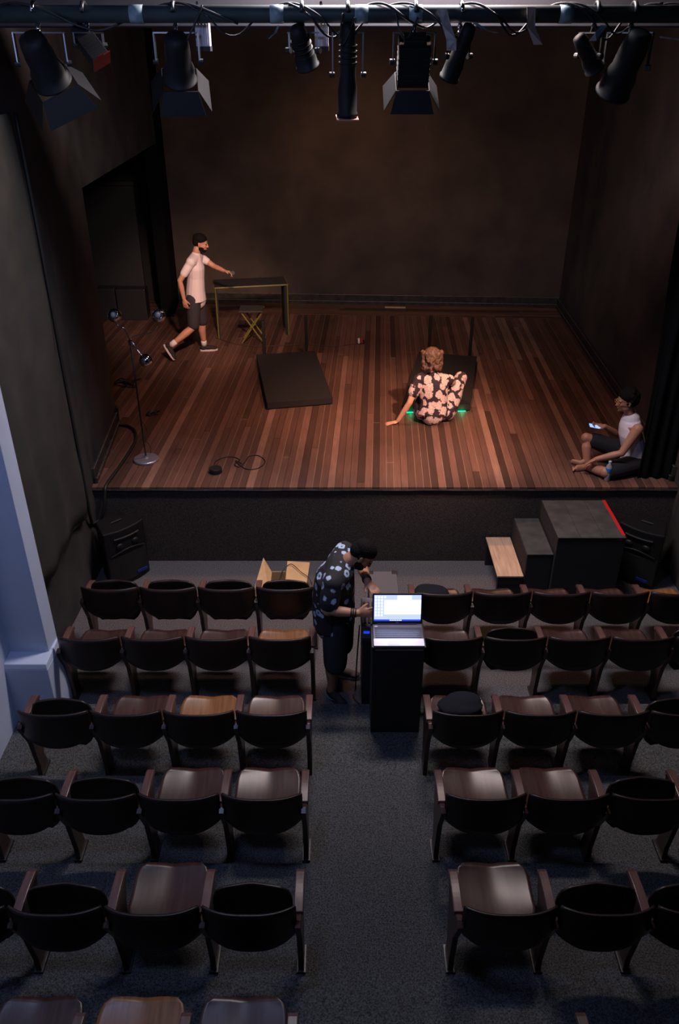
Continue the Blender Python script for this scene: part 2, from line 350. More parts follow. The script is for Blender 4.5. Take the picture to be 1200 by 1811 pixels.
wall_pts('wall_wing', [(-5.2, 9.0), (-5.0, 9.0), (-5.0, 14.7), (-5.2, 14.7)], S, 6.4, 'black outer wall of the left wing', M_black)
wall_pts('wall_wing', [(-5.0, 9.0), (-2.93, 9.0), (-2.93, 9.09), (-5.0, 9.09)], S, 6.4, 'black front wall of the left wing', M_black)
# auditorium walls
wall_pts('wall_left', [(-2.60, 7.42), (-2.67, 5.26), (-2.95, 5.26), (-2.85, 7.42)], 0, 6.4, 'dark scuffed left wall beside the first seat row', M_blackwall)
wall_pts('wall_left', [(-2.69, 5.27), (-2.69, 0.9), (-2.95, 0.9), (-2.95, 5.27)], 0, 6.4, 'pale lavender left wall beside the near seats', M_bluepaint)
wall_pts('wall_right', [(3.56, 7.42), (3.50, 0.9), (3.75, 0.9), (3.75, 7.42)], 0, 6.4, 'dark right wall of the auditorium', M_blackwall)
b = BM(); box(b, (-5.3, 0.9, 6.4), (4.3, 15.2, 6.6)); struct('ceiling', b, M_black, 'black ceiling above the stage and the seats', 'ceiling')
# pilaster with a ledge
b = BM(); prism(b, [(-2.70, 4.93), (-2.345, 4.93), (-2.335, 5.26), (-2.70, 5.26)], 0.0, 0.62)
# chamfered top of the plinth, slopes back to the shaft
lo = [b.verts.new(p) for p in ((-2.70, 4.93, 0.62), (-2.345, 4.93, 0.62), (-2.335, 5.26, 0.62), (-2.70, 5.26, 0.62))]
hi = [b.verts.new(p) for p in ((-2.70, 4.945, 0.666), (-2.352, 4.945, 0.666), (-2.342, 5.26, 0.69), (-2.70, 5.26, 0.69))]
b.faces.new(lo[::-1]); b.faces.new(hi)
for i in range(4): b.faces.new((lo[i], lo[(i+1) % 4], hi[(i+1) % 4], hi[i]))
prism(b, [(-2.70, 5.088), (-2.372, 5.088), (-2.355, 5.26), (-2.70, 5.26)], 0.6, 6.4)
o = struct('wall_pilaster', b, M_bluepaint, 'pale lavender pilaster with a bright ledge on the left wall', 'wall', bevel=0.006)
# baseboards (two stepped boards with a worn edge)
def baseboard(name, x0, y0, x1, y1, side, label):
    d = V((x1-x0, y1-y0, 0)).normalized(); n = V((-d.y, d.x, 0))*side
    b = BM(); prism(b, [(x0, y0), (x1, y1), (x1+n.x*.03, y1+n.y*.03), (x0+n.x*.03, y0+n.y*.03)], S, S+0.17)
    prism(b, [(x0, y0), (x1, y1), (x1+n.x*.05, y1+n.y*.05), (x0+n.x*.05, y0+n.y*.05)], S, S+0.06)
    o = struct(name, b, M_trim, label, 'baseboard')
    for zz, q in ((0.17, 0.03), (0.06, 0.05)):
        e = BM(); tube(e, [(x0+n.x*q, y0+n.y*q, S+zz), (x1+n.x*q, y1+n.y*q, S+zz)], 0.006, 6); obj('worn_edge', e, M_trimedge, o)
baseboard('baseboard_back', -2.86, 14.46, 3.85, 14.09, -1, 'dark stepped skirting along the back of the stage')
baseboard('baseboard_right', 3.855, 14.09, 3.56, 7.55, -1, 'dark stepped skirting along the right of the stage')
baseboard('baseboard_left', -2.61, 7.5, -2.73, 9.05, -1, 'dark worn skirting at the left front of the stage')
# scratched plaster patches
def patch(pts, m, name, label):
    b = BM(); extrude_poly(b, pts, (-0.004, 0, 0)); return tag(obj(name, b, m), label, 'mark')
for i, (y, z, h, wd) in enumerate(((6.6, 0.55, 0.30, 0.05), (6.75, 0.42, 0.22, 0.04), (6.45, 0.62, 0.20, 0.03))):
    pts = []
    for k in range(9):
        t = 2*math.pi*k/9; r = random.uniform(.6, 1.2)
        pts.append((3.552, y+wd*r*math.cos(t)+0.1*math.sin(t)*h, z+h*.5*r*math.sin(t)))
    o = patch(pts, M_plaster, 'plaster_scratch', ('pale scratch on the right wall beside the speaker', 'lowest pale scratch on the dark right wall', 'thin pale scratch nearest on the dark right wall')[i])

# ------------------------------------------------------------------ curtains
def curtain(name, x_of, y0, y1, z0, z1, folds, depth, m, label, axis='y', sag=0.0):
    b = BM(); nu, nv = 60, 24
    def fn(u, v):
        t = (u+1)/2; y = y0+(y1-y0)*t; z = z0+(z1-z0)*v
        f = math.sin(t*folds*2*math.pi + 1.3*math.sin(v*3.1) + t*2.0)*depth*(1-0.5*v)
        f += noise.noise(V((t*3, v*4, 1.7)))*depth*1.5 + math.sin((t*2.2-v*1.6)*7)*depth*sag
        return (x_of(y, z)+f, y, z) if axis == 'y' else (y, x_of(y, z)+f, z)
    sheet(b, fn, nu, nv, 0.012); o = obj(name, b, m, smooth=True); return tag(o, label, 'curtain')
curtain('wall_drape', lambda y, z: -2.555-0.01*(6.9-y), 5.30, 6.98, 0.86, 4.5, 3, 0.018, M_browncloth, 'dark brown cloth hanging in slanted folds on the left wall', sag=0.8)
curtain('side_curtain', lambda x, z: 7.62, 3.20, 3.58, S-0.12, 5.9, 3, 0.02, M_blackcloth, 'black velour curtain at the right front edge of the stage', axis='x')
curtain('side_curtain', lambda y, z: 3.40-0.085*(z-S)/2.5*1.2, 7.66, 8.15, S+0.01, 5.9, 3, 0.02, M_blackcloth, 'black velour curtain leaning behind the seated man in the tank top')
# wing: black flats
b = BM(); box(b, (-4.6, 13.6, S), (-3.28, 13.68, 3.06)); box(b, (-4.6, 13.57, 3.02), (-3.26, 13.6, 3.08))
tag(obj('scenery_flat', b, M_black, bevel=.004), 'tall black scenery flat standing in the left wing', 'scenery')
b = BM(); box(b, (-4.3, 13.30, S), (-3.72, 13.55, 1.46)); tag(obj('stage_box', b, M_blackmetal, bevel=.006), 'black box at the foot of the tall flat, left one', 'box', 'black boxes in the left wing')
b = BM(); box(b, (-3.70, 13.30, S), (-3.22, 13.55, 1.45)); tag(obj('stage_box', b, M_blackmetal, bevel=.006), 'black box at the foot of the tall flat, right one', 'box', 'black boxes in the left wing')

# ------------------------------------------------------------------ overhead rig
b = BM(); prism(b, [(-2.9, 6.55), (3.6, 6.55), (3.6, 6.9), (-2.9, 6.9)], 5.065, 5.40)
struct('trim_2', b, M_beam, 'grey ceiling beam running across above the stage front', 'beam', bevel=.008)
for x in (-2.0, 2.4):
    b = BM(); box(b, (x-.05, 6.6, 5.4), (x+.05, 6.8, 6.4)); struct('trim_3', b, M_beam, 'hanger of the ceiling beam near the %s wall' % ('left' if x < 0 else 'right'), 'beam')
PY, PZ = 5.6, 5.117
b = BM(); tube(b, [(-2.66, PY, PZ), (3.5, PY, PZ)], 0.046, 20)
pipe = tag(obj('lighting_pipe', b, M_pipe, smooth=True), 'dark green lighting pipe spanning the hall above the seats', 'pipe')
for x in (-1.2, -0.37, 0.13, 0.45, 1.34):
    b = BM(); tube(b, [(x-.04, PY, PZ), (x+.04, PY, PZ)], 0.0485, 20); o = obj('tape_wrap', b, M_tape, pipe, smooth=True); o['label'] = 'pale blue tape wrap'
# loose cables wound around the pipe
def cable(name, pts, r, m, label, sm=6):
    b = BM(); tube(b, pts, r, 8, smooth_n=sm); return tag(obj(name, b, m, smooth=True), label, 'cable')
def wound(x0, x1, turns, r, ph, label, sag=0.0):
    pts = []
    n = int(turns*8)
    for i in range(n+1):
        t = i/n; a = ph+t*turns*2*math.pi; rr = 0.056 + sag*max(0, -math.sin(a))*abs(math.sin(t*9))
        pts.append((x0+(x1-x0)*t, PY+0.056*math.cos(a), PZ+rr*math.sin(a)))
    return cable('wound_cable', pts, r, M_rubber, label, 3)
wound(-1.1, 0.9, 3.0, 0.006, 0.3, 'thin black cable looping around the middle of the lighting pipe', 0.07)
wound(-0.3, 1.9, 4.0, 0.007, 1.9, 'black cable wound along the right half of the lighting pipe', 0.08)
wound(0.9, 2.4, 2.5, 0.006, 3.0, 'thin black cable wrapping the right end of the lighting pipe', 0.05)
wound(-2.5, -0.6, 2.0, 0.007, 4.0, 'black cable running along the left end of the lighting pipe', 0.03)
cable('hanging_cable', [(0.02, 5.54, 5.12), (0.0, 5.52, 4.99), (0.03, 5.52, 4.97), (0.09, 5.54, 5.1)], 0.005, M_rubber, 'short black cable loop hanging under the pipe centre')
cable('hanging_cable', [(0.33, 5.54, 5.12), (0.36, 5.52, 5.02), (0.40, 5.52, 4.99), (0.46, 5.54, 5.1)], 0.005, M_rubber, 'black cable loop hanging under the pipe right of centre')
cable('hanging_cable', [(-0.80, 5.54, 5.16), (-0.86, 5.52, 5.05), (-0.94, 5.52, 4.93)], 0.006, M_rubber, 'black cable dropping from the pipe to the third lamp')
cable('hanging_cable', [(1.9, 5.54, 5.0), (2.2, 5.54, 4.98), (2.5, 5.55, 5.05), (2.7, 5.56, 5.12)], 0.005, M_tapew, 'pale cable sagging under the right end of the pipe')
def ribbon(name, pts, wd, m, label):
    b = BM(); prev = None
    for i, p in enumerate(pts):
        p = V(p); off = V((wd/2, 0.01*math.sin(i*2.1), 0)); q = [b.verts.new(p-off), b.verts.new(p+off), b.verts.new(p+off+V((0, .003, 0))), b.verts.new(p-off+V((0, .003, 0)))]
        if prev:
            for k in range(4): b.faces.new((prev[k], prev[(k+1) % 4], q[(k+1) % 4], q[k]))
        else: b.faces.new(q[::-1])
        prev = q
    b.faces.new(prev); return tag(obj(name, b, m), label, 'tape')
ribbon('tape_strip', [(0.60, 5.54, 5.14), (0.63, 5.53, 5.06), (0.66, 5.52, 4.99), (0.67, 5.54, 4.93)], 0.055, M_tapew, 'crumpled off-white tape end dangling from the pipe right of centre')
ribbon('tape_strip', [(0.80, 5.54, 5.07), (0.86, 5.53, 5.035), (0.93, 5.53, 5.02)], 0.03, M_tape, 'small pale blue tape end under the pipe, third from centre')
ribbon('tape_strip', [(1.12, 5.54, 5.15), (1.13, 5.53, 5.05), (1.18, 5.52, 4.96)], 0.05, mat('brown_tape', (.28, .2, .17), .6), 'brownish tape end hanging from the pipe')
ribbon('tape_strip', [(1.56, 5.54, 5.06), (1.53, 5.53, 5.02), (1.50, 5.52, 4.98)], 0.04, M_tape, 'pale blue tape end hanging near the right lamp')
ribbon('tape_strip', [(-0.36, 5.54, 5.06), (-0.38, 5.53, 5.02), (-0.42, 5.52, 4.99)], 0.012, M_tape, 'thin tape thread hanging left of the pipe centre')

def stage_lamp(x, zc, y, ang_x, ang_z, r, length, label, doors=False, chrome=False, body=M_lamp, gel=None, lens=None, square=False, fins=False, roll=0.0):
    """theatre lantern hung from the pipe: housing, rim, yoke, clamp, optional barn doors. beam axis = -z, tilted by ang_x, turned by ang_z"""
    t = thing('theatre_lamp', label, 'theatre lamp', (x, y, zc-0.2), 'theatre lamps on the lighting pipe')
    M = Matrix.Translation((x, y, zc)) @ Matrix.Rotation(roll, 4, 'Y') @ Matrix.Rotation(ang_z, 4, 'Z') @ Matrix.Rotation(ang_x, 4, 'X')
    h = length/2
    b = BM()
    if square:
        box(b, (-r, -r*.8, -h), (r, r*.8, h)); box(b, (-r*.7, -r*.55, h), (r*.7, r*.55, h+.03))
        for k in range(5): box(b, (-r*1.03, -r*.83, -h+.04+k*(length-.08)/5), (r*1.03, r*.83, -h+.05+k*(length-.08)/5))
    else:
        lathe(b, [(r*.3, h+.05), (r*.62, h+.04), (r*.72, h), (r*.78, h*.5), (r*.78, 0), (r*.95, -h*.35), (r*.97, -h*.9), (r*1.06, -h*.92), (r*1.06, -h), (r*.9, -h), (r*.85, -h*.9)], seg=28)
        if fins:
            for k in range(4): lathe(b, [(r*.80, h*.7-k*.03), (r*.9, h*.7-k*.03), (r*.9, h*.7-k*.03-.008), (r*.80, h*.7-k*.03-.008)], seg=28)
    obj('housing', b, body, t, smooth=not square, bevel=.003 if square else 0, xf=M)
    b = BM()
    if square: box(b, (-r*.8, -r*.6, -h-.006), (r*.8, r*.6, -h))
    else: lathe(b, [(r*.80, -h*.93), (r*.80, -h*.97), (r*.4, -h*1.02), (.002, -h*1.04)], seg=28)
    obj('lens', b, lens or M_steel, t, smooth=not square, xf=M)
    if doors:
        for k in range(4):
            b = BM(); wv = r*1.05
            extrude_poly(b, [(-wv, wv, 0), (wv, wv, 0), (wv*1.35, wv*1.7, -r*1.15), (-wv*1.35, wv*1.7, -r*1.15)], (0, .004, 0))
            b.transform(Matrix.Translation((0, 0, -h)) @ Matrix.Rotation(k*math.pi/2, 4, 'Z')); obj('barn_door', b, body, t, xf=M)
    if gel:
        b = BM(); box(b, (-r*1.1, -r*1.1, -h-.015), (r*1.1, r*1.1, -h-.007)); box(b, (-r*.2, r*1.1, -h-.015), (r*.5, r*1.4, -h-.007)); obj('gel_frame', b, gel, t, xf=M)
    # yoke from pipe down to both sides of the housing
    top = V((x, y, PZ-0.06)); b = BM(); wv = r+.03
    R = Matrix.Rotation(ang_z, 4, 'Z').to_3x3(); sx = R @ V((1, 0, 0))
    c = V((x, y, zc)); tz = PZ-0.095
    pl = [c-sx*wv, V((x, y, tz))-sx*wv, V((x, y, tz))+sx*wv, c+sx*wv]
    for p, q in zip(pl, pl[1:]):
        d = (q-p); L = d.length; n = d.normalized(); m4 = Matrix.Translation((p+q)/2) @ n.to_track_quat('Z', 'Y').to_matrix().to_4x4()
        box(b, (-.004, -.016, -L/2-.003), (.004, .016, L/2+.003), xf=m4) if abs(n.z) > .7 else box(b, (-.016, -.004, -L/2-.003), (.016, .004, L/2+.003), xf=m4)
    obj('yoke', b, M_chrome if chrome else M_steel, t)
    for q in (-1, 1):
        b = BM(); tube(b, [(x+q*sx.x*(wv+.02), y+q*sx.y*(wv+.02), zc), (x+q*sx.x*(wv-.01), y+q*sx.y*(wv-.01), zc)], .018, 10)
        obj('yoke_knob', b, M_rubber, t)
    # hook clamp around the pipe
    b = BM(); pts = [(x, PY+.060*math.cos(a), PZ+.060*math.sin(a)) for a in [math.radians(q) for q in range(-100, 200, 30)]]
    tube(b, pts, .013, 8); tube(b, [(x, PY, PZ-.055), (x, y, tz)], .013, 8)
    obj('hook_clamp', b, M_chrome if chrome else M_blackmetal, t, smooth=True)
    return t
rd = math.radians
stage_lamp(-1.80, 4.86, 5.6, rd(38), rd(20), .115, .26, 'big black theatre lamp with barn doors and chrome yoke, leftmost on the pipe', roll=rd(-24), doors=True, chrome=True, lens=M_chrome)
stage_lamp(-1.51, 4.955, 5.62, rd(18), rd(-150), .055, .20, 'small black box lamp with a red frame, second from the left on the pipe', roll=rd(-30), square=True, gel=M_redgel)
stage_lamp(-0.98, 4.87, 5.6, rd(35), rd(10), .10, .24, 'black theatre lamp with barn doors, third from the left on the pipe', doors=True)
stage_lamp(-0.22, 4.93, 5.62, rd(30), rd(-30), .07, .20, 'black finned theatre lamp just left of the pipe centre', fins=True)
stage_lamp(0.05, 4.80, 5.6, rd(8), rd(4), .062, .46, 'long black profile spot hanging straight down at the pipe centre', fins=True, gel=mat('pink_gel_frame', (.38, .18, .14), .5))
stage_lamp(0.45, 4.87, 5.6, rd(28), rd(0), .095, .24, 'squarish black theatre lamp right of the pipe centre with barn doors', square=True, doors=True)
stage_lamp(0.72, 4.90, 5.62, rd(30), rd(35), .06, .28, 'slim black theatre lamp beside the dangling off-white tape', chrome=True)
stage_lamp(1.74, 4.84, 5.6, rd(40), rd(-35), .105, .34, 'black par can tilted down to the left, rightmost lamp on the pipe', roll=rd(36), chrome=False)
stage_lamp(1.52, 4.90, 5.64, rd(45), rd(-60), .06, .20, 'small dark theatre lamp in shadow beside the rightmost par can')
# light grey control boxes hung on the pipe
for x, lab in ((-0.84, 'light grey metal box hanging from the pipe beside the third lamp'), (-0.11, 'light grey ribbed metal box hanging near the pipe centre')):
    t = thing('power_box', lab, 'box', (x, 5.75, 4.93), 'light grey boxes on the pipe')
    b = BM(); box(b, (x-.042, 5.72, 4.95), (x+.042, 5.80, 5.075))
    for k in range(4): box(b, (x-.035+k*.02, 5.715, 4.955), (x-.028+k*.02, 5.722, 5.07))
    obj('case', b, M_pinkmetal, t, bevel=.003)
    b = BM(); box(b, (x-.044, 5.715, 4.925), (x+.044, 5.805, 4.95)); obj('end_cap', b, M_black, t)
    b = BM(); tube(b, [(x, 5.76, 5.07), (x, 5.7, 5.15), (x, 5.6, 5.175)], .008, 8); obj('bracket', b, M_blackmetal, t)

# ------------------------------------------------------------------ theatre seats
def make_backrest():
    b = BM()
    def fn(u, v):
        zt = 0.80 - 0.012*abs(u)**6
        zb = 0.472 + 0.085*abs(u)**2.2
        hw = 0.247
        z = zb + (zt-zb)*v
        return (hw*u, 0.062*abs(u)**3.0 + 0.02*(0.8-z), z)
    sheet(b, fn, 28, 8, -0.014); return b
def seat_shape(u, v):
    # v 0 = rear, 1 = front; rounded front corners
    v2 = v; s = 1.0
    if v > 0.72: s = math.sqrt(max(0.0, 1-((v-0.72)/0.28)**2*0.30))
    if v > 0.93: s *= 1-0.10*((v-0.93)/0.07)**2
    if v < 0.25: s = 0.66+0.34*(v/0.25)**0.6
    hw = 0.222*s
    x = hw*u; y = 0.17+0.40*v - 0.012*abs(u)**3*(v > .5)*v
    dz = 0.016*abs(u)**2 + 0.014*v*v - 0.012*math.sin(v*math.pi) - 0.010*math.exp(-(u*3)**2)*v + 0.012*(1-v)**3
    return x, y, dz
def make_seat(up):
    b = BM()
    def fn(u, v):
        x, y, dz = seat_shape(u, v)
        return (x, y, 0.432+dz)
    sheet(b, fn, 24, 14, 0.015)
    if up:
        piv = V((0, 0.24, 0.44)); R = Matrix.Translation(piv) @ Matrix.Rotation(rd(83), 4, 'X') @ Matrix.Translation(-piv); b.transform(R)
        b.transform(Matrix.Translation((0, -0.07, -0.02)))
    return b
def make_arm(x):
    b = BM(); n = 10; prof = []
    for i in range(n+1):
        t = i/n; y = 0.125+0.275*t; z = 0.632+0.012*math.sin(t*math.pi)
        if t > .9: z -= .012*((t-.9)/.1)**2
        prof.append((y, z))
    top = [(x-.026, y, z) for y, z in prof]; bot = [(x-.026, y, z-0.034) for y, z in reversed(prof)]
    extrude_poly(b, top+bot, (.052, 0, 0)); return b
def make_frame(x):
    b = BM()
    pts = [(x-.017, .035, .60), (x-.017, .02, .64), (x-.017, .06, .66), (x-.017, .15, .60), (x-.017, .39, .60), (x-.017, .395, .575), (x-.017, .33, .44), (x-.017, .265, .14), (x-.017, .285, .05), (x-.017, .285, 0.02), (x-.017, .15, 0.02), (x-.017, .155, .12), (x-.017, .12, .40)]
    extrude_poly(b, pts, (.034, 0, 0)); return b
def make_foot(x):
    b = BM(); box(b, (x-.026, .14, 0.0), (x+.026, .31, .022)); tube(b, [(x, .17, .02), (x, .17, .03)], .009, 8); return b
def hinge(x):
    b = BM(); tube(b, [(x-.024, .19, .44), (x+.024, .19, .44)], .018, 10); return b
protos = {}
for sgn in (1, -1):
    for end in (0, 1):
        t = bpy.data.objects.new('theatre_chair', None); C.objects.link(t); t.location = (0, 0, 0)
        ch = {}
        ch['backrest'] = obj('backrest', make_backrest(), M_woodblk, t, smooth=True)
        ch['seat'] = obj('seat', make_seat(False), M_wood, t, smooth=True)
        for k in ([1] if not end else [1, -1]):
            x = 0.2605*sgn*k
            obj('armrest', make_arm(x), M_arm, t, bevel=.005)
            f = obj('side_frame', make_frame(x), M_wood, t, bevel=.003)
            obj('foot_plate', make_foot(x), M_blackmetal, f)
            obj('hinge', hinge(x - sgn*k*0.024), M_steel, f)
        # rivets on the back of the backrest and on the seat
        for q in (-1, 1):
            b = BM(); lathe(b, [(.006, 0), (.006, .003), (.002, .005)], seg=10, xf=Matrix.Translation((q*.19, .20, .448))); obj('rivet', b, M_steel, ch['seat'])
        protos[(sgn, end)] = t
up_mesh = {}
tmp = obj('seat_up', make_seat(True), M_wood, None, smooth=True)
upm = tmp.data
for v_ in upm.vertices: v_.co += tmp.location
bpy.data.objects.remove(tmp)
used = set()
def copy_chair(src, state, seatmat, armmat, backmat):
    if src.name not in used:
        used.add(src.name); r = src; kids = list(r.children)
    else:
        r = src.copy(); C.objects.link(r); kids = []
        for ch in list(src.children):
            c = ch.copy(); C.objects.link(c); c.parent = r; kids.append(c)
            for g in ch.children:
                d = g.copy(); C.objects.link(d); d.parent = c
    return r, kids
SEATC = {'d': M_wood, 'o': M_woodor, 'r': M_woodred}
rows = [  # name, z, y of backrest, left block states (aisle outwards), right block states, x scale
    ('first row', 0.00, 5.78, 'uuuu', 'ddddo', 0.5205),
    ('second row', 0.00, 5.09, 'oddd', 'duddu', 0.5205),
    ('third row', 0.06, 4.185, 'dodu', 'dddu', 0.5205),
    ('fourth row', 0.12, 3.40, 'dduu', 'dduu', 0.5205),
    ('fifth row', 0.18, 2.60, 'uduu', 'duu', 0.5205),
    ('nearest row', 0.24, 1.765, 'dod', '-uo', 0.5205)]
ordn = ['beside it', 'second from it', 'third from it', 'fourth from it', 'fifth from it']
statew = {'u': 'tipped up', 'd': 'folded down', 'o': 'orange seat down', 'r': 'folded down'}
pending = []
for ri, (rn, z, y, left, right, pit) in enumerate(rows):
    for side, st in (('left', left), ('right', right)):
        for i, s in enumerate(st):
            if s == '-': continue
            sg = -1 if side == 'left' else 1
            x0 = -0.228 if side == 'left' else 0.660
            x = x0 + sg*(i+0.5)*pit
            first = (i == len(st)-1) or (i == 0 and False)
            pending.append((rn, z, y-(.07 if ri == 0 and side == 'right' else 0), side, i, s, x, first, ri))
swap = {}
for (rn, z, y, side, i, s, x, endc, ri) in pending:
    sgn = 1 if side == 'left' else -1           # each seat carries the frame on its aisle side, the outermost carries both
    src = protos[(sgn, 1 if endc else 0)]
    swap.setdefault(src.name, []).append((rn, z, y, side, i, s, x, ri))
for name, lst in swap.items():
    src = bpy.data.objects[name]
    # make the copies first so that the source stays unposed while it is copied
    made = []
    for k, a in enumerate(lst[1:]):
        r = src.copy(); C.objects.link(r); kids = []
        for ch in list(src.children):
            c = ch.copy(); C.objects.link(c); c.parent = r; kids.append(c)
            for g in ch.children:
                d = g.copy(); C.objects.link(d); d.parent = c
        made.append((r, kids, a))
    made.append((src, list(src.children), lst[0]))
    for r, kids, (rn, z, y, side, i, s, x, ri) in made:
        r.location = (x, y, z)
        for c in kids:
            base = c.name.split('.')[0]
            if base == 'seat':
                if s == 'u':
                    c.data = upm; c.material_slots[0].link = 'OBJECT'; c.material_slots[0].material = M_woodblk  # shade on tipped seats painted in with the backrests' darker plywood
                    for g in list(c.children): bpy.data.objects.remove(g)
                else:
                    c.material_slots[0].link = 'OBJECT'; c.material_slots[0].material = SEATC[s]
                    if s == 'o': c['label'] = 'orange-brown plywood seat'
            elif base == 'backrest' and s == 'u' and i >= 3:
                pass
        wood = 'dark wooden theatre chair'
        tag(r, '%s, %s %s of aisle, %s, %s' % (wood, rn, side, ordn[i], statew[s]), 'seat', 'folding theatre seats in rows facing the stage')

# ------------------------------------------------------------------ bodies: overlapping solids fused by a voxel remesh
DG = None
def ball(b, c, r, xf=None, seg=16):
    r3 = (r, r, r) if isinstance(r, (int, float)) else r
    q = bmesh.ops.create_uvsphere(b, u_segments=seg, v_segments=seg//2+2, radius=1.0)
    m4 = Matrix.Translation(c) @ (xf.to_4x4() if xf is not None else Matrix.Identity(4)) @ Matrix.Diagonal((*r3, 1))
    bmesh.ops.transform(b, matrix=m4, verts=q['verts'])
def limb(b, pts, n=10, side=None):
    """pts: (point, radius) or (point, r_side, r_other): overlapping ellipsoidal loft; side = direction of r_side"""
    P = [(V(p[0]), p[1], p[2] if len(p) > 2 else p[1]) for p in pts]
    seg = 16; rings = []; prev = V(side) if side is not None else None
    for i, (p, ra, rb) in enumerate(P):
        d = (P[min(i+1, len(P)-1)][0]-P[max(i-1, 0)][0]).normalized()
        s = prev if prev is not None else (V((0, 0, 1)) if abs(d.z) < .8 else V((1, 0, 0)))
        s = (s - d*s.dot(d)).normalized(); o = d.cross(s).normalized(); prev = V(side) if side is not None else s
        rings.append([b.verts.new(p+s*ra*math.cos(t)+o*rb*math.sin(t)) for t in [2*math.pi*k/seg for k in range(seg)]])
    for A, B in zip(rings, rings[1:]):
        for k in range(seg): b.faces.new((A[k], A[(k+1) % seg], B[(k+1) % seg], B[k]))
    b.faces.new(rings[0][::-1]); b.faces.new(rings[-1])
    for i, (p, ra, rb) in enumerate(P):     # round the joints
        r = min(ra, rb)*0.985; ball(b, p, r, seg=14)
def basis(fwd, up):
    f = V(fwd).normalized(); u = V(up); u = (u-f*u.dot(f)).normalized(); r = f.cross(u).normalized()   # r = the person's right
    return r, f, u
def rot_of(r, f, u): return Matrix((r, f, u)).transposed()
def hand(b, wrist, d, palm_n, curl, thumb_side, s=1.0, spread=0.10):
    """wrist point, pointing direction d, palm normal (out of the palm), curl in degrees per joint, thumb_side vector"""
    d = V(d).normalized(); n = V(palm_n); n = (n-d*n.dot(d)).normalized(); t = V(thumb_side); t = (t-d*t.dot(d)-n*t.dot(n)).normalized()
    w = V(wrist); R = Matrix((t, d, n)).transposed()
    ball(b, w+d*.045*s, (.040*s, .052*s, .017*s), xf=R); ball(b, w+d*.02*s+t*.008*s, (.028*s, .032*s, .019*s), xf=R)
    for k, (off, L) in enumerate(((.030, .078), (.010, .086), (-.010, .080), (-.029, .064))):
        p = w+d*.082*s*(1-.04*abs(k-1))+t*off*s; a = 0; q = (d+t*spread*(1.2-k*.8)).normalized()
        ax = q.cross(n)
        pts = [(p-q*.012, .0095*s)]
        for j, fr in enumerate((.45, .30, .25)):
            a = curl*(1 if j else .7)
            q = (Matrix.Rotation(math.radians(a), 3, ax) @ q)
            if (Matrix.Rotation(math.radians(5), 3, ax) @ q).dot(n) < q.dot(n): pass
            p = p+q*L*s*fr; pts.append((p, (.0088-.0007*j)*s))
        limb(b, pts)
    p = w+d*.022*s+t*.028*s; q = (d*.75+t*.62+n*.25).normalized()
    limb(b, [(p, .013*s), (p+q*.036*s, .0115*s), (p+q*.036*s+(q*.6+d*.4+n*.25*min(1, curl/30)).normalized()*.030*s, .0095*s)])
def head(b, c, fwd, up, s=1.0):
    """c = centre of the skull; returns helper to place face parts"""
    r, f, u = basis(fwd, up); R = rot_of(r, f, u); c = V(c)
    P = lambda x, y, z: c+(r*x+f*y+u*z)*s
    ball(b, P(0, -.010, .025), (.076*s, .096*s, .088*s), xf=R, seg=24)         # cranium
    ball(b, P(0, .022, -.030), (.064*s, .072*s, .078*s), xf=R, seg=20)         # face
    ball(b, P(0, .042, -.080), (.042*s, .044*s, .034*s), xf=R)                 # chin / jaw
    ball(b, P(0, .074, -.100), (.018*s, .016*s, .014*s), xf=R)
    for q in (-1, 1):
        ball(b, P(q*.045, .018, -.070), (.020*s, .040*s, .030*s), xf=R)        # jaw corner
        ball(b, P(q*.036, .066, -.030), (.020*s, .018*s, .016*s), xf=R)        # cheekbone
        ball(b, P(q*.028, .080, .014), (.024*s, .012*s, .008*s), xf=R)         # brow
        ball(b, P(q*.076, -.006, -.018), (.009*s, .018*s, .032*s), xf=R)       # ear
        ball(b, P(q*.081, -.012, -.004), (.008*s, .016*s, .017*s), xf=R)
        ball(b, P(q*.011, .098, -.040), (.009*s, .010*s, .007*s), xf=R)        # nostril
    limb(b, [(P(0, .084, .010), .009*s), (P(0, .096, -.014), .010*s), (P(0, .106, -.036), .012*s)])
    ball(b, P(0, .086, -.062), (.022*s, .010*s, .006*s), xf=R); ball(b, P(0, .084, -.073), (.019*s, .010*s, .007*s), xf=R)
    return P, R
def fuse(name, b, m, parent=None, vox=0.006, iters=4, fac=0.5):
    o = obj(name, b, m, parent, smooth=True)
    md = o.modifiers.new('r', 'REMESH'); md.mode = 'VOXEL'; md.voxel_size = vox; md.use_smooth_shade = True
    sm = o.modifiers.new('s', 'SMOOTH'); sm.iterations = iters; sm.factor = fac
    dg = bpy.context.evaluated_depsgraph_get(); dg.update()
    me = bpy.data.meshes.new_from_object(o.evaluated_get(dg))
    o.modifiers.clear(); old = o.data; o.data = me; bpy.data.meshes.remove(old); me.name = name
    if not me.materials: me.materials.append(m)
    for p in me.polygons: p.use_smooth = True
    return o
def eyes_and_mouth(P, R, body, s=1.0, skin=None):
    for q in (-1, 1):
        b = BM(); ball(b, P(q*.030, .083, -.004), (.012*s, .008*s, .0065*s), xf=R); obj('eye', b, M_eye, body, smooth=True)
    b = BM(); ball(b, P(0, .0925, -.067), (.018*s, .0065*s, .006*s), xf=R); obj('mouth', b, M_lip, body, smooth=True)
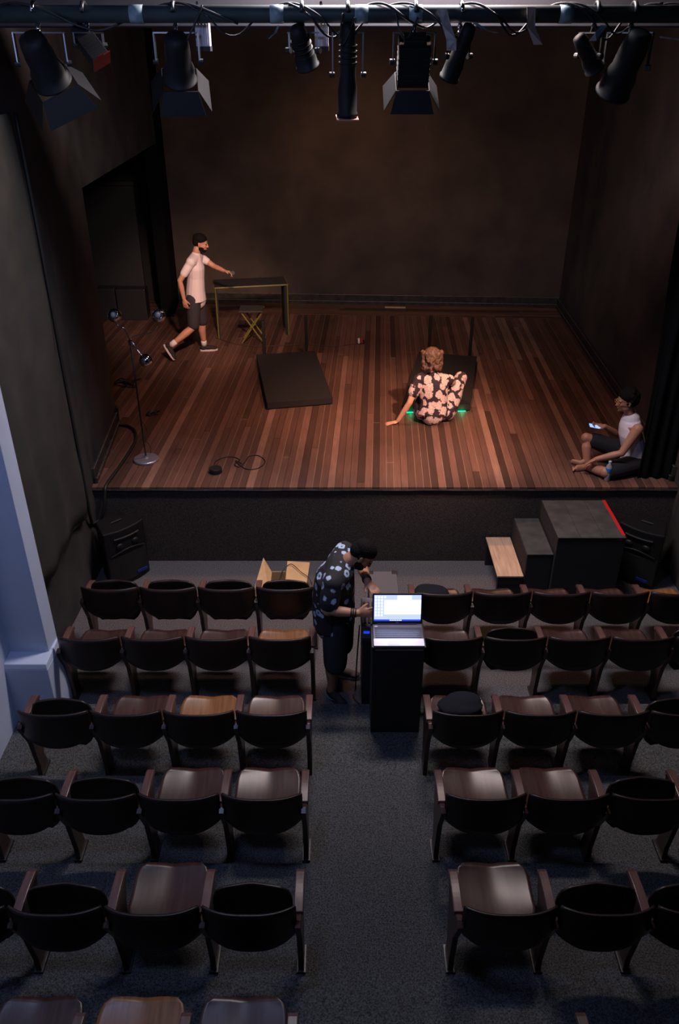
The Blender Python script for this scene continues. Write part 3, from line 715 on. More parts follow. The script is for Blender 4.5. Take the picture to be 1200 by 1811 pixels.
def shoe(ankle, toe_dir, up, body, m, sole_m, L=.27, lift=0.0):
    """ankle point = above the heel; sole lies along toe_dir with normal up"""
    r, f, u = basis(toe_dir, up); R = rot_of(r, f, u); c = V(ankle)
    P = lambda x, y, z: c+r*x+f*y+u*z
    b = BM(); ball(b, P(0, -.01, -.045), (.038, .050, .045), xf=R); ball(b, P(0, .07, -.050), (.041, .085, .036), xf=R); ball(b, P(0, .145, -.060), (.044, .055, .026), xf=R)
    ball(b, P(0, .0, -.015), (.036, .042, .03), xf=R)
    o = fuse('shoe', b, m, body, vox=.007, iters=3)
    b = BM(); n = 20; pts = []
    for k in range(n):
        t = 2*math.pi*k/n; yy = .068+.135*math.sin(t); xx = (.040+.008*math.sin(t))*math.cos(t); pts.append(P(xx, yy, -.100))
    extrude_poly(b, pts, u*.026); q = obj('sole', b, sole_m, o, bevel=.004); q['label'] = 'off-white rubber sole'
    return o

# ---------------- walking man
def walking_man():
    b = BM(); Z = S
    hipR, hipL = V((-2.09, 11.49, 1.80)), V((-2.07, 11.67, 1.80))
    kneeR, kneeL = V((-2.12, 11.44, 1.405)), V((-2.03, 11.70, 1.40))
    ankR, ankL = V((-2.445, 11.30, 1.175)), V((-2.045, 11.75, 1.025))
    chest, neck = V((-2.04, 11.59, 2.18)), V((-2.02, 11.59, 2.40))
    shR, shL = V((-2.07, 11.41, 2.33)), V((-2.00, 11.76, 2.33))
    fwd = V((0.97, 0.18, 0)); lat = V((-.18, .97, 0))
    limb(b, [(hipR.lerp(hipL, .5)+V((0, 0, .0)), .155, .11), (V((-2.07, 11.58, 1.98)), .14, .10), (chest, .165, .115), (V((-2.03, 11.59, 2.30)), .15, .09)], side=lat)
    limb(b, [(neck-V((0, 0, .08)), .062), (neck, .056), (neck+V((.02, 0, .07)), .054)])
    limb(b, [(hipR, .088), (hipR.lerp(kneeR, .5), .076), (kneeR, .056), (kneeR.lerp(ankR, .35), .056), (kneeR.lerp(ankR, .8), .038), (ankR, .036)])
    limb(b, [(hipL, .088), (hipL.lerp(kneeL, .5), .076), (kneeL, .056), (kneeL.lerp(ankL, .35)-fwd*.015, .056), (kneeL.lerp(ankL, .8), .038), (ankL, .036)])
    elR, wrR = V((-2.235, 11.35, 2.09)), V((-2.20, 11.34, 1.83))
    limb(b, [(shR, .056), (shR.lerp(elR, .5), .046), (elR, .038), (elR.lerp(wrR, .35), .038), (wrR, .025)])
    hand(b, wrR, (0.12, 0, -1), (0.3, .9, 0), 22, (.9, 0, .1))
    elL, wrL = V((-1.80, 11.72, 2.205)), V((-1.635, 11.60, 2.165))
    limb(b, [(shL, .056), (shL.lerp(elL, .5), .046), (elL, .038), (elL.lerp(wrL, .35), .037), (wrL, .025)])
    hand(b, wrL, (.9, -.2, -.1), (0, -.2, -1), 38, (.1, -1, .1))
    hc = V((-1.94, 11.60, 2.555)); P, R = head(b, hc, (.96, -.05, -.20), (.15, 0, 1))
    body = fuse('person', b, M_skin)
    tag(body, 'bearded man in white T-shirt and dark shorts walking across the stage beside the table', 'person')
    b = BM()
    limb(b, [(V((-2.075, 11.58, 1.765)), .198, .150), (V((-2.07, 11.58, 1.9)), .178, .136), (V((-2.05, 11.59, 2.08)), .165, .122), (chest+V((0, 0, .04)), .180, .126), (V((-2.035, 11.59, 2.33)), .145, .095), (V((-2.02, 11.59, 2.395)), .07, .066)], side=lat)
    limb(b, [(shR+V((.01, .02, .005)), .064), (shR.lerp(elR, .35), .060), (shR.lerp(elR, .62), .057)]); limb(b, [(shL, .062), (shL.lerp(elL, .3), .058), (shL.lerp(elL, .50), .055)])
    limb(b, [(shR, .07), (V((-2.035, 11.59, 2.345)), .085), (shL, .07)])
    fuse('t_shirt', b, M_tee, body, vox=.008)
    b = BM()
    limb(b, [(V((-2.08, 11.58, 1.86)), .165, .122), (V((-2.08, 11.58, 1.74)), .170, .126)], side=lat)
    limb(b, [(hipR, .108), (hipR.lerp(kneeR, .5), .098), (hipR.lerp(kneeR, .92), .086)]); limb(b, [(hipL, .108), (hipL.lerp(kneeL, .5), .098), (hipL.lerp(kneeL, .95), .086)])
    fuse('shorts', b, M_shorts, body, vox=.008)
    b = BM(); ball(b, P(0, -.018, .048), (.086, .100, .080), xf=R, seg=24); ball(b, P(0, -.055, .01), (.080, .065, .075), xf=R); ball(b, P(0, -.085, .075), (.035, .035, .03), xf=R)
    for q in (-1, 1): ball(b, P(q*.070, -.02, .0), (.014, .03, .035), xf=R)
    fuse('hair', b, M_hair, body, vox=.006, iters=2)
    b = BM(); ball(b, P(0, .050, -.092), (.046, .044, .030), xf=R)
    for q in (-1, 1): ball(b, P(q*.052, .025, -.072), (.017, .040, .034), xf=R)
    ball(b, P(0, .094, -.053), (.024, .008, .006), xf=R); fuse('beard', b, M_hair, body, vox=.005, iters=2)
    eyes_and_mouth(P, R, body)
    dR = V((.52, -.20, -.80)); uR = V((.80, .02, .55))
    shoe(ankR+V((.0, 0, .0)), dR, uR, body, M_shoe, M_sole)
    shoe(V((-2.045, 11.745, S+.100)), (.95, .20, 0), (0, 0, 1), body, M_shoe, M_sole)
    for a, k in ((ankR, kneeR), (ankL, kneeL)):
        b = BM(); tube(b, [a.lerp(k, .0), a.lerp(k, .14), a.lerp(k, .20)], [.044, .043, .042], 16); obj('sock', b, M_sock, body, smooth=True)
    # things he holds
    b = BM(); c = wrL+V((.115, -.045, -.02)); lathe(b, [(.028, -.012), (.034, -.010), (.034, .010), (.028, .012)], seg=20, xf=Matrix.Translation(c) @ Matrix.Rotation(rd(70), 4, 'X'))
    tag(obj('tape_roll', b, M_rubber), 'small black roll in the outstretched hand of the walking man', 'tape roll')
    return body
walking_man()

# ---------------- woman sitting on the floor, seen from behind
def sitting_woman():
    b = BM()
    pel = V((1.135, 9.08, S+.125)); lat = V((1, 0, 0))
    ch, nk = V((1.13, 9.14, 1.40)), V((1.12, 9.17, 1.56))
    shL, shR = V((.945, 9.13, 1.475)), V((1.325, 9.18, 1.455))
    limb(b, [(pel, .17, .12), (V((1.14, 9.11, 1.20)), .135, .105), (ch, .150, .105), (V((1.13, 9.15, 1.48)), .13, .08)], side=lat)
    limb(b, [(nk-V((0, 0, .08)), .052), (nk, .048), (nk+V((0, .02, .07)), .048)])
    elL, wrL = V((.845, 9.02, 1.225)), V((.715, 9.035, .985))
    limb(b, [(shL, .050), (shL.lerp(elL, .5), .042), (elL, .036), (elL.lerp(wrL, .35), .036), (wrL, .026)])
    hand(b, wrL+V((-.005, 0, -.018)), (-1, .08, -.22), (0, 0, -1), 3, (0, .9, 0), spread=.16)
    elR, wrR = V((1.42, 9.36, 1.34)), V((1.27, 9.55, 1.38))
    limb(b, [(shR, .050), (shR.lerp(elR, .5), .042), (elR, .036), (elR.lerp(wrR, .35), .036), (wrR, .026)])
    hand(b, wrR, (-.8, .5, -.2), (0, 0, -1), 15, (0, 1, 0))
    hpR, knR, anR = V((1.28, 9.16, S+.12)), V((1.50, 9.40, 1.40)), V((1.42, 9.64, 1.12))
    hpL, knL, anL = V((1.04, 9.16, S+.13)), V((1.02, 9.46, 1.36)), V((1.05, 9.72, 1.12))
    for h, k, a in ((hpR, knR, anR), (hpL, knL, anL)):
        limb(b, [(h, .09), (h.lerp(k, .5), .078), (k, .056), (k.lerp(a, .35), .054), (a, .034)])
        limb(b, [(a+V((0, 0, -.02)), .034), (a+V((0, .06, -.045)), .032, .026), (a+V((.0, .15, -.055)), .034, .02)])
    hc = V((1.105, 9.22, 1.715)); P, R = head(b, hc, (.02, .97, -.25), (0, .25, 1), .96)
    body = fuse('person', b, M_skinp)
    tag(body, 'woman in pink flowered jumpsuit sitting on the stage with one hand on the floor', 'person')
    b = BM()
    limb(b, [(pel+V((0, -.005, -.01)), .195, .145), (V((1.14, 9.105, 1.19)), .172, .132), (V((1.135, 9.12, 1.32)), .176, .128), (ch+V((0, 0, .02)), .184, .122), (V((1.13, 9.15, 1.49)), .155, .09), (V((1.125, 9.16, 1.53)), .07, .06)], side=lat)
    limb(b, [(shL, .066), (shL.lerp(elL, .3), .066), (shL.lerp(elL, .56), .068)]); limb(b, [(shR, .062), (shR.lerp(elR, .3), .060), (shR.lerp(elR, .42), .060)])
    limb(b, [(shL, .066), (V((1.13, 9.15, 1.475)), .08), (shR, .066)])
    limb(b, [(hpR+V((.03, 0, .0)), .125), (hpR.lerp(knR, .4)+V((.02, 0, 0)), .112), (hpR.lerp(knR, .8), .092), (knR, .078), (knR.lerp(anR, .5), .075), (knR.lerp(anR, .9), .066)])
    limb(b, [(hpL+V((-.02, 0, .0)), .12), (hpL.lerp(knL, .5), .10), (knL, .076), (knL.lerp(anL, .5), .073), (knL.lerp(anL, .9), .066)])
    fuse('jumpsuit', b, M_floral, body, vox=.008)
    b = BM(); ball(b, P(0, -.022, .040), (.108, .118, .098), xf=R, seg=24)
    random.seed(11)
    for k in range(110):
        t = random.uniform(-1, 1); z = random.uniform(-.13, .07); x = .104*math.sin(t*1.9)*1.05; y = -.088*math.cos(t*1.9)-.02
        r_ = random.uniform(.013, .026)
        ball(b, P(x*1.1, y-.012+(.01 if z < -.05 else 0), z), (r_, r_, r_*1.5), xf=R, seg=10)
    fuse('hair', b, M_hairl, body, vox=.006, iters=1, fac=.4)
    eyes_and_mouth(P, R, body, .96)
sitting_woman()

# ---------------- man sitting cross-legged at the right
def seated_man():
    b = BM()
    pel = V((3.20, 7.86, S+.115)); lat = V((.1, 1, 0))
    ch, nk = V((3.115, 7.86, 1.38)), V((3.07, 7.86, 1.575))
    shL, shR = V((3.11, 7.67, 1.49)), V((3.14, 8.02, 1.46))
    limb(b, [(pel, .165, .12), (V((3.18, 7.86, 1.20)), .135, .105), (ch, .165, .11), (V((3.09, 7.86, 1.49)), .15, .085)], side=lat)
    limb(b, [(V((3.085, 7.86, 1.50)), .064), (nk, .056), (nk+V((-.03, 0, .07)), .054)])
    elL, wrL = V((2.97, 7.62, 1.235)), V((2.735, 7.68, 1.135))
    limb(b, [(shL, .058), (shL.lerp(elL, .5), .048), (elL, .040), (elL.lerp(wrL, .35), .039), (wrL, .027)])
    hand(b, wrL, (-.85, .25, -.62), (-.35, 0, -1), 14, (0, 1, 0), 1.05)
    elR, wrR = V((3.11, 8.13, 1.20)), V((2.885, 8.02, 1.365))
    limb(b, [(shR, .058), (shR.lerp(elR, .5), .048), (elR, .040), (elR.lerp(wrR, .35), .039), (wrR, .027)])
    hand(b, wrR, (-1, -.05, .05), (0, -.4, 1), 22, (.0, -1, .2), 1.0)
    hpR, knR, anR = V((3.18, 7.97, S+.13)), V((2.69, 8.02, 1.225)), V((2.715, 7.90, 1.01))
    knR = V((2.70, 8.00, 1.235))
    limb(b, [(hpR, .092), (hpR.lerp(knR, .5), .080), (knR, .058), (knR.lerp(anR, .4), .054), (anR, .040)])
    limb(b, [(anR, .036), (anR+V((-.06, -.0, -.035)), .034, .026), (anR+V((-.14, .06, -.045)), .036, .020)])
    hpL, knL, anL = V((3.20, 7.76, S+.11)), V((2.83, 7.60, S+.085)), V((2.70, 7.80, S+.05))
    limb(b, [(hpL, .092), (hpL.lerp(knL, .5), .082), (knL, .060), (knL.lerp(anL, .4), .054), (anL, .040)])
    limb(b, [(anL, .036), (anL+V((-.05, .0, -.012)), .038, .028), (anL+V((-.13, -.02, -.012)), .040, .022)])
    for k in range(5): ball(b, anL+V((-.165+.004*k, -.055+.019*k, -.020)), (.014, .010, .010))
    hc = V((3.005, 7.855, 1.735)); P, R = head(b, hc, (-1, -.10, -.12), (-.1, 0, 1))
    body = fuse('person', b, M_skind)
    tag(body, 'man in white tank top and glasses sitting cross-legged with a phone, stage right corner', 'person')
    b = BM()
    limb(b, [(pel+V((0, 0, .0)), .178, .138), (V((3.18, 7.86, 1.20)), .155, .128), (ch, .176, .125), (V((3.097, 7.86, 1.46)), .150, .112), (V((3.092, 7.86, 1.515)), .125, .098)], side=lat)
    fuse('tank_top', b, M_tank, body, vox=.008)
    b = BM()
    limb(b, [(pel+V((.0, 0, -.01)), .18, .13), (pel+V((0, 0, .05)), .172, .13)], side=lat)
    limb(b, [(hpR, .110), (hpR.lerp(knR, .5), .098), (hpR.lerp(knR, .82), .084)]); limb(b, [(hpL, .108), (hpL.lerp(knL, .5), .104), (hpL.lerp(knL, .85), .088)])
    fuse('shorts', b, M_shortsb, body, vox=.008)
    b = BM(); ball(b, P(0, -.024, .052), (.092, .104, .085), xf=R, seg=24); ball(b, P(0, -.065, .005), (.084, .075, .085), xf=R)
    random.seed(5)
    for k in range(34):
        t = random.uniform(-1.7, 1.7); e = random.uniform(-.3, 1.2); rr = .095
        ball(b, P(rr*math.sin(t)*math.cos(e), -.03-rr*math.cos(t)*math.cos(e), .035+rr*math.sin(e)), random.uniform(.016, .026), seg=10)
    for q in (-1, 1): ball(b, P(q*.072, .01, .0), (.010, .02, .03), xf=R)
    fuse('hair', b, M_hair, body, vox=.006, iters=1)
    eyes_and_mouth(P, R, body)
    b = BM()
    for q in (-1, 1):
        pts = [P(q*.033+.024*math.cos(a), .100, -.004+.017*math.sin(a)) for a in [2*math.pi*k/14 for k in range(15)]]
        tube(b, pts, .0028, 6); tube(b, [P(q*.057, .098, .004), P(q*.080, .05, .004), P(q*.084, -.01, .004)], .0024, 6)
    tube(b, [P(-.010, .102, .0), P(.010, .102, .0)], .0024, 6); obj('glasses', b, M_gold, body)
    # phone
    M = Matrix.Translation(wrR+V((-.115, -.03, .01))) @ Matrix.Rotation(rd(12), 4, 'Y') @ Matrix.Rotation(rd(15), 4, 'X')
    t = thing('mobile_phone', 'lit mobile phone held by the man in the tank top', 'phone', wrR+V((-.115, -.03, 0)))
    b = BM(); box(b, (-.072, -.036, -.004), (.072, .036, .004)); obj('phone_case', b, M_blackmetal, t, bevel=.003, xf=M)
    b = BM(); box(b, (-.064, -.031, .004), (.064, .031, .0055)); obj('screen', b, M_phone, t, xf=M)
seated_man()
# bottle
t = thing('water_bottle', 'clear water bottle with blue label standing beside the cross-legged man', 'bottle', (2.852, 7.575, S))
b = BM(); lathe(b, [(.028, 0), (.032, .008), (.031, .05), (.033, .055), (.031, .10), (.033, .15), (.028, .175), (.014, .198), (.0125, .215)], (2.852, 7.575, S), 24); obj('bottle_body', b, M_water, t, smooth=True)
b = BM(); lathe(b, [(.0338, .105), (.0342, .107), (.0342, .150), (.0338, .152)], (2.852, 7.575, S), 24); obj('label_band', b, M_label, t, smooth=True)
b = BM(); lathe(b, [(.015, .213), (.0155, .215), (.0155, .228), (.013, .230)], (2.852, 7.575, S), 20); obj('cap', b, mat('pale_blue_cap', (.4, .5, .6), .4), t)
# backpack behind the seated man
t = thing('backpack', 'dark slate backpack lying behind the man in the tank top', 'bag', (3.37, 7.86, S))
b = BM(); ball(b, (3.375, 7.86, S+.16), (.07, .15, .16)); ball(b, (3.35, 7.84, S+.09), (.08, .17, .09)); fuse('bag_body', b, M_navybag, t, vox=.01)
b = BM(); tube(b, [(3.30, 7.74, S+.50), (3.36, 7.72, S+.47), (3.42, 7.74, S+.36), (3.42, 7.76, S+.18)], .010, 8, smooth_n=5); o = obj('strap', b, mat('grey_strap', (.12, .11, .11), .7), t, smooth=True)

# ---------------- man standing at the laptop
def standing_man():
    b = BM()
    hp = V((-.02, 5.36, .86)); lat = V((0.12, 1, 0))
    hR, hL = V((-.03, 5.27, .86)), V((.01, 5.45, .86))
    kR, kL = V((-.035, 5.25, .46)), V((.02, 5.49, .46)); aR, aL = V((-.07, 5.285, .085)), V((-.01, 5.56, .085))
    ch, nk = V((-.02, 5.35, 1.22)), V((.085, 5.36, 1.40))
    shR, shL = V((-.055, 5.17, 1.30)), V((.05, 5.54, 1.36))
    limb(b, [(hp, .17, .125), (V((-.03, 5.36, 1.02)), .15, .12), (ch, .18, .13), (V((.02, 5.36, 1.31)), .16, .10)], side=lat)
    limb(b, [(V((.02, 5.36, 1.33)), .066), (nk, .060), (nk+V((.06, 0, .04)), .058)])
    for h, k, a in ((hR, kR, aR), (hL, kL, aL)):
        limb(b, [(h, .098), (h.lerp(k, .5), .086), (k, .062), (k.lerp(a, .35)+V((-.015, 0, 0)), .062), (k.lerp(a, .8), .042), (a, .040)])
    elR, wrR = V((-.09, 5.10, 1.085)), V((.145, 5.08, 1.075))
    limb(b, [(shR, .064), (shR.lerp(elR, .5), .056), (elR, .047), (elR.lerp(wrR, .35), .045), (wrR, .030)])
    hand(b, wrR, (.97, .0, .05), (.1, .9, -.3), 16, (.1, .1, 1), 1.05)
    elL, wrL = V((.185, 5.56, 1.20)), V((.225, 5.30, 1.225))
    limb(b, [(shL, .064), (shL.lerp(elL, .5), .056), (elL, .047), (elL.lerp(wrL, .35), .045), (wrL, .030)])
    hand(b, wrL, (.50, -.80, -.20), (0, 0, -1), 14, (-.8, -.4, 0), 1.05)
    hc = V((.190, 5.36, 1.445)); P, R = head(b, hc, (.72, -.10, -.74), (.72, 0, .68), 1.02)
    body = fuse('person', b, M_skind)
    tag(body, 'man in black shirt with pale blue flowers bending over the laptop in the aisle', 'person')
    b = BM()
    limb(b, [(V((-.045, 5.35, .77)), .200, .175), (V((-.05, 5.35, .92)), .195, .180), (V((-.05, 5.35, 1.06)), .195, .175), (ch+V((-.015, 0, .0)), .210, .165), (V((.01, 5.355, 1.31)), .180, .115), (V((.035, 5.36, 1.345)), .11, .085)], side=lat)
    limb(b, [(shR, .080), (shR.lerp(elR, .35), .082), (shR.lerp(elR, .72), .080)]); limb(b, [(shL, .080), (shL.lerp(elL, .35), .08), (shL.lerp(elL, .65), .074)])
    limb(b, [(shR, .085), (V((-.02, 5.27, 1.29)), .115), (V((-.005, 5.36, 1.31)), .12), (V((.015, 5.46, 1.325)), .11), (shL+V((-.01, 0, 0)), .085)])
    limb(b, [(V((-.03, 5.28, 1.15)), .12), (V((.0, 5.46, 1.20)), .12), (shL+V((-.02, -.03, -.03)), .09)])
    fuse('flowered_shirt', b, M_floralb, body, vox=.008)
    b = BM()
    limb(b, [(hp+V((-.02, 0, .03)), .186, .155), (hp+V((0, 0, -.08)), .182, .145)], side=lat)
    limb(b, [(hR, .120), (hR.lerp(kR, .5), .112), (hR.lerp(kR, 1.12), .100)]); limb(b, [(hL, .120), (hL.lerp(kL, .5), .112), (hL.lerp(kL, 1.12), .100)])
    fuse('shorts', b, M_shortsg, body, vox=.008)
    b = BM(); ball(b, P(0, -.020, .050), (.086, .100, .078), xf=R, seg=24); ball(b, P(0, -.058, .005), (.080, .066, .075), xf=R)
    for q in (-1, 1): ball(b, P(q*.070, -.02, .0), (.014, .03, .035), xf=R)
    fuse('hair', b, M_hair, body, vox=.006, iters=2)
    b = BM(); ball(b, P(0, .052, -.090), (.048, .044, .032), xf=R)
    for q in (-1, 1): ball(b, P(q*.054, .025, -.070), (.017, .040, .034), xf=R)
    fuse('beard', b, M_hair, body, vox=.005, iters=2)
    eyes_and_mouth(P, R, body, 1.02)
    s1 = shoe(V((-.07, 5.285, .102)), (.42, -.55, 0), (0, 0, 1), body, M_shoe, M_shoe)
    # teal swoosh-like curved stripe on the near shoe
    b = BM(); r, f, u = basis((.42, -.55, 0), (0, 0, 1)); c = V((-.07, 5.285, .102)); pts = []
    top = [(.043, -.04, -.030), (.047, .0, -.050), (.049, .04, -.056), (.047, .08, -.050), (.042, .11, -.035)]; bot = [(.046, .06, -.066), (.048, .02, -.070), (.047, -.01, -.060)]
    for x, y, z in top+bot: pts.append(c+r*(x+.004)+f*y+u*z)
    extrude_poly(b, pts, r*.003); o = obj('shoe_stripe', b, M_teal, s1); o['label'] = 'curved teal mark'
    shoe(V((-.01, 5.56, .102)), (.95, -.22, 0), (0, 0, 1), body, M_shoeb, M_sole)
    for w_, e_ in ((wrR, elR), (wrL, elL)):
        b = BM(); d = (e_-w_).normalized()
        for k, q in enumerate((.012, .030, .046)): tube(b, [w_+d*q, w_+d*(q+.012)], .037 if k != 1 else .039, 16)
        obj('wristband', b, M_rubber, body, smooth=True)
standing_man()

# ------------------------------------------------------------------ lectern and laptop
t = thing('black_pedestal', 'tall black pedestal in the aisle carrying the open laptop', 'pedestal', (.46, 5.0, .06))
b = BM(); box(b, (.255, 4.80, .06), (.655, 5.12, .955)); obj('column', b, M_black, t, bevel=.004)
b = BM(); box(b, (.245, 4.785, .955), (.665, 5.13, .975)); obj('top_board', b, M_blackmetal, t, bevel=.003)
b = BM(); box(b, (.275, 4.792, .936), (.645, 4.80, .952)); o = obj('edge_strip', b, mat('grey_edge', (.22, .2, .22), .5), t)
t = thing('black_pedestal', 'lower black pedestal behind the laptop pedestal, holding dark equipment', 'pedestal', (.42, 5.38, 0))
b = BM(); box(b, (.19, 5.16, 0), (.62, 5.62, .72)); obj('column', b, M_black, t, bevel=.004)
b = BM(); box(b, (.18, 5.15, .72), (.63, 5.63, .74)); obj('top_board', b, M_blackmetal, t)
# equipment on it
t = thing('lighting_dimmer', 'black electronic unit with a blue light on the lower pedestal', 'electronic device', (.40, 5.4, .74))
b = BM(); box(b, (.185, 5.17, .74), (.60, 5.58, .86)); obj('device_case', b, M_casegrey, t, bevel=.006)
b = BM()
for k in range(5): box(b, (.20+k*.035, 5.22, .86), (.22+k*.035, 5.50, .872))
obj('fader_bank', b, M_rubber, t)
b = BM(); box(b, (.196, 5.164, .80), (.246, 5.172, .822)); obj('power_light', b, M_blueled, t)
t = thing('laptop', 'open laptop with a bright blue-white screen on the black pedestal', 'laptop', (.45, 4.93, .975))
b = BM(); box(b, (.262, 4.775, .975), (.652, 5.045, .993)); obj('base', b, M_deck, t, bevel=.004)
b = BM(); box(b, (.263, 4.776, .993), (.651, 4.862, .9965)); o = obj('palm_rest', b, M_palm, t, bevel=.002); o['label'] = 'white palm rest'
b = BM(); box(b, (.37, 4.785, .9965), (.46, 4.850, .9975)); obj('touchpad', b, mat('touchpad', (.70, .68, .74), .4), t)
b = BM(); box(b, (.278, 4.874, .9925), (.652-.004, 5.004, .9938))
for r_ in range(5):
    for c_ in range(19):
        x = .280+c_*.0188; y = 4.878+r_*.0255
        box(b, (x, y, .9935), (x+.0155, y+.021, .9975))
obj('keyboard', b, M_keys, t)
b = BM(); box(b, (.276, 5.012, .993), (.300, 5.020, .9945)); obj('sticker', b, M_white, t)
b = BM(); tube(b, [(.30, 5.047, .995), (.61, 5.047, .995)], .007, 10); obj('hinge', b, M_keys, t)
ML = Matrix.Translation((.457, 5.050, .992)) @ Matrix.Rotation(rd(-12), 4, 'X')
b = BM(); box(b, (-.198, 0, 0), (.198, .012, .262)); lid = obj('lid', b, M_blackmetal, t, bevel=.003, xf=ML)
def scr(x0, x1, z0, z1, m, nm, d=.001):
    b = BM(); box(b, (x0, -d-.0015, z0), (x1, -d+.001, z1)); return obj(nm, b, m, lid, xf=ML)
scr(-.184, .184, .032, .248, M_screen, 'screen_desktop')
scr(-.184, .184, .026, .040, M_screenb, 'screen_taskbar', .0015)
scr(-.105, .184, .085, .208, M_screenw, 'screen_window', .002)
scr(-.002, .110, .208, .246, M_screenw, 'screen_window', .002)
b = BM()
for i in range(4):
    for j in range(7):
        if i > 2 and j: continue
        box(b, (-.178+i*.024, -.003, .224-j*.026), (-.165+i*.024, -.0015, .240-j*.026))
for j in range(7): box(b, (-.06+j*.014, -.0035, .029), (-.051+j*.014, -.0022, .037))
obj('desktop_icons', b, M_screenw, lid, xf=ML)
b = BM(); box(b, (-.012, -.002, .010), (.012, 0.001, .018)); obj('badge', b, M_teal, lid, xf=ML)
light('AREA', 'laptop_screen_light', (.457, 5.02, 1.12), (.40, 4.2, 1.35), 0.7, (.45, .55, 1.0), shape='RECTANGLE', size=.34, size_y=.2)

# grey flight case in the aisle, first row
t = thing('flight_case', 'grey flat equipment case with black corners between the first row seats', 'case', (.44, 6.25, 0))
b = BM(); box(b, (.28, 6.02, 0), (.56, 6.50, .50)); obj('case_body', b, M_casegrey, t, bevel=.008)
for (x, y) in ((.28, 6.50), (.56, 6.50), (.28, 6.02), (.56, 6.02)):
    b = BM(); sx = 1 if x < .4 else -1; sy = 1 if y < 6.2 else -1
    box(b, (x-sx*.004, y-sy*.004, .44), (x+sx*.05, y+sy*.05, .506)); obj('corner_guard', b, M_rubber, t, bevel=.004)
b = BM(); tube(b, [(.36, 6.0, .38), (.36, 5.985, .40), (.48, 5.985, .40), (.48, 6.0, .38)], .008, 8); obj('handle', b, M_rubber, t)
cable('floor_cable', [(.17, 5.40, .70), (.15, 5.38, .30), (.14, 5.36, .012), (.12, 5.28, .008), (.16, 5.20, .008), (.24, 5.14, .008)], .006, M_rubber, 'black cable running down beside the lower pedestal')
b = BM(); ball(b, (.86, 6.14, .50), (.17, .13, .05)); ball(b, (.93, 6.12, .51), (.10, .12, .045)); ball(b, (.82, 6.18, .53), (.10, .06, .025))
tag(fuse('backpack', b, M_navybag, None, vox=.01), 'black soft bag lying on the first row seat right of the laptop', 'bag')
b = BM(); ball(b, (.93, 4.60, .555), (.18, .11, .040)); ball(b, (.96, 4.64, .575), (.14, .09, .035)); ball(b, (.86, 4.58, .55), (.10, .08, .035))
tag(fuse('shoulder_bag', b, M_navybag, None, vox=.01), 'dark navy bag lying on the third row aisle seat right of the pedestal', 'bag')
# ------------------------------------------------------------------ cardboard box
t = thing('cardboard_box', 'open cardboard box with raised flaps on the floor behind the first row', 'box', (-.62, 6.75, 0))
b = BM(); x0, x1, y0, y1, h = -.705, -.545, 6.48, 6.86, .25
box(b, (x0, y0, 0), (x1, y1, .006)); box(b, (x0, y0, 0), (x0+.006, y1, h)); box(b, (x1-.006, y0, 0), (x1, y1, h)); box(b, (x0, y0, 0), (x1, y0+.006, h)); box(b, (x0, y1-.006, 0), (x1, y1, h))
obj('carton', b, M_card, t)
b = BM(); extrude_poly(b, [(x0, y0+.02, h), (x0, y1, h), (x0-.085, y1+.10, h+.10), (x0-.155, y0+.02, h-.01)], (0, 0, .005)); obj('flap', b, M_card, t)
b = BM(); extrude_poly(b, [(x1, y0, h), (x1, y1+.14, h+.03), (x1+.235, y1+.13, h+.02), (x1+.20, y0-.02, h-.02)], (0, 0, .005)); obj('flap', b, M_card, t)
b = BM(); box(b, (x0+.02, y0+.10, .01), (x1-.02, y1-.12, .18)); tag(obj('electronic_box', b, M_blackmetal, bevel=.005), 'dark gadget lying inside the open cardboard box', 'device')
cable('thin_cable', [(-.62, 6.78, .20), (-.58, 6.86, .27), (-.50, 6.92, .30), (-.40, 6.80, .29), (-.30, 6.70, .26), (-.26, 6.60, .15)], .004, M_rubber, 'thin brown cable trailing over the flap of the cardboard box')

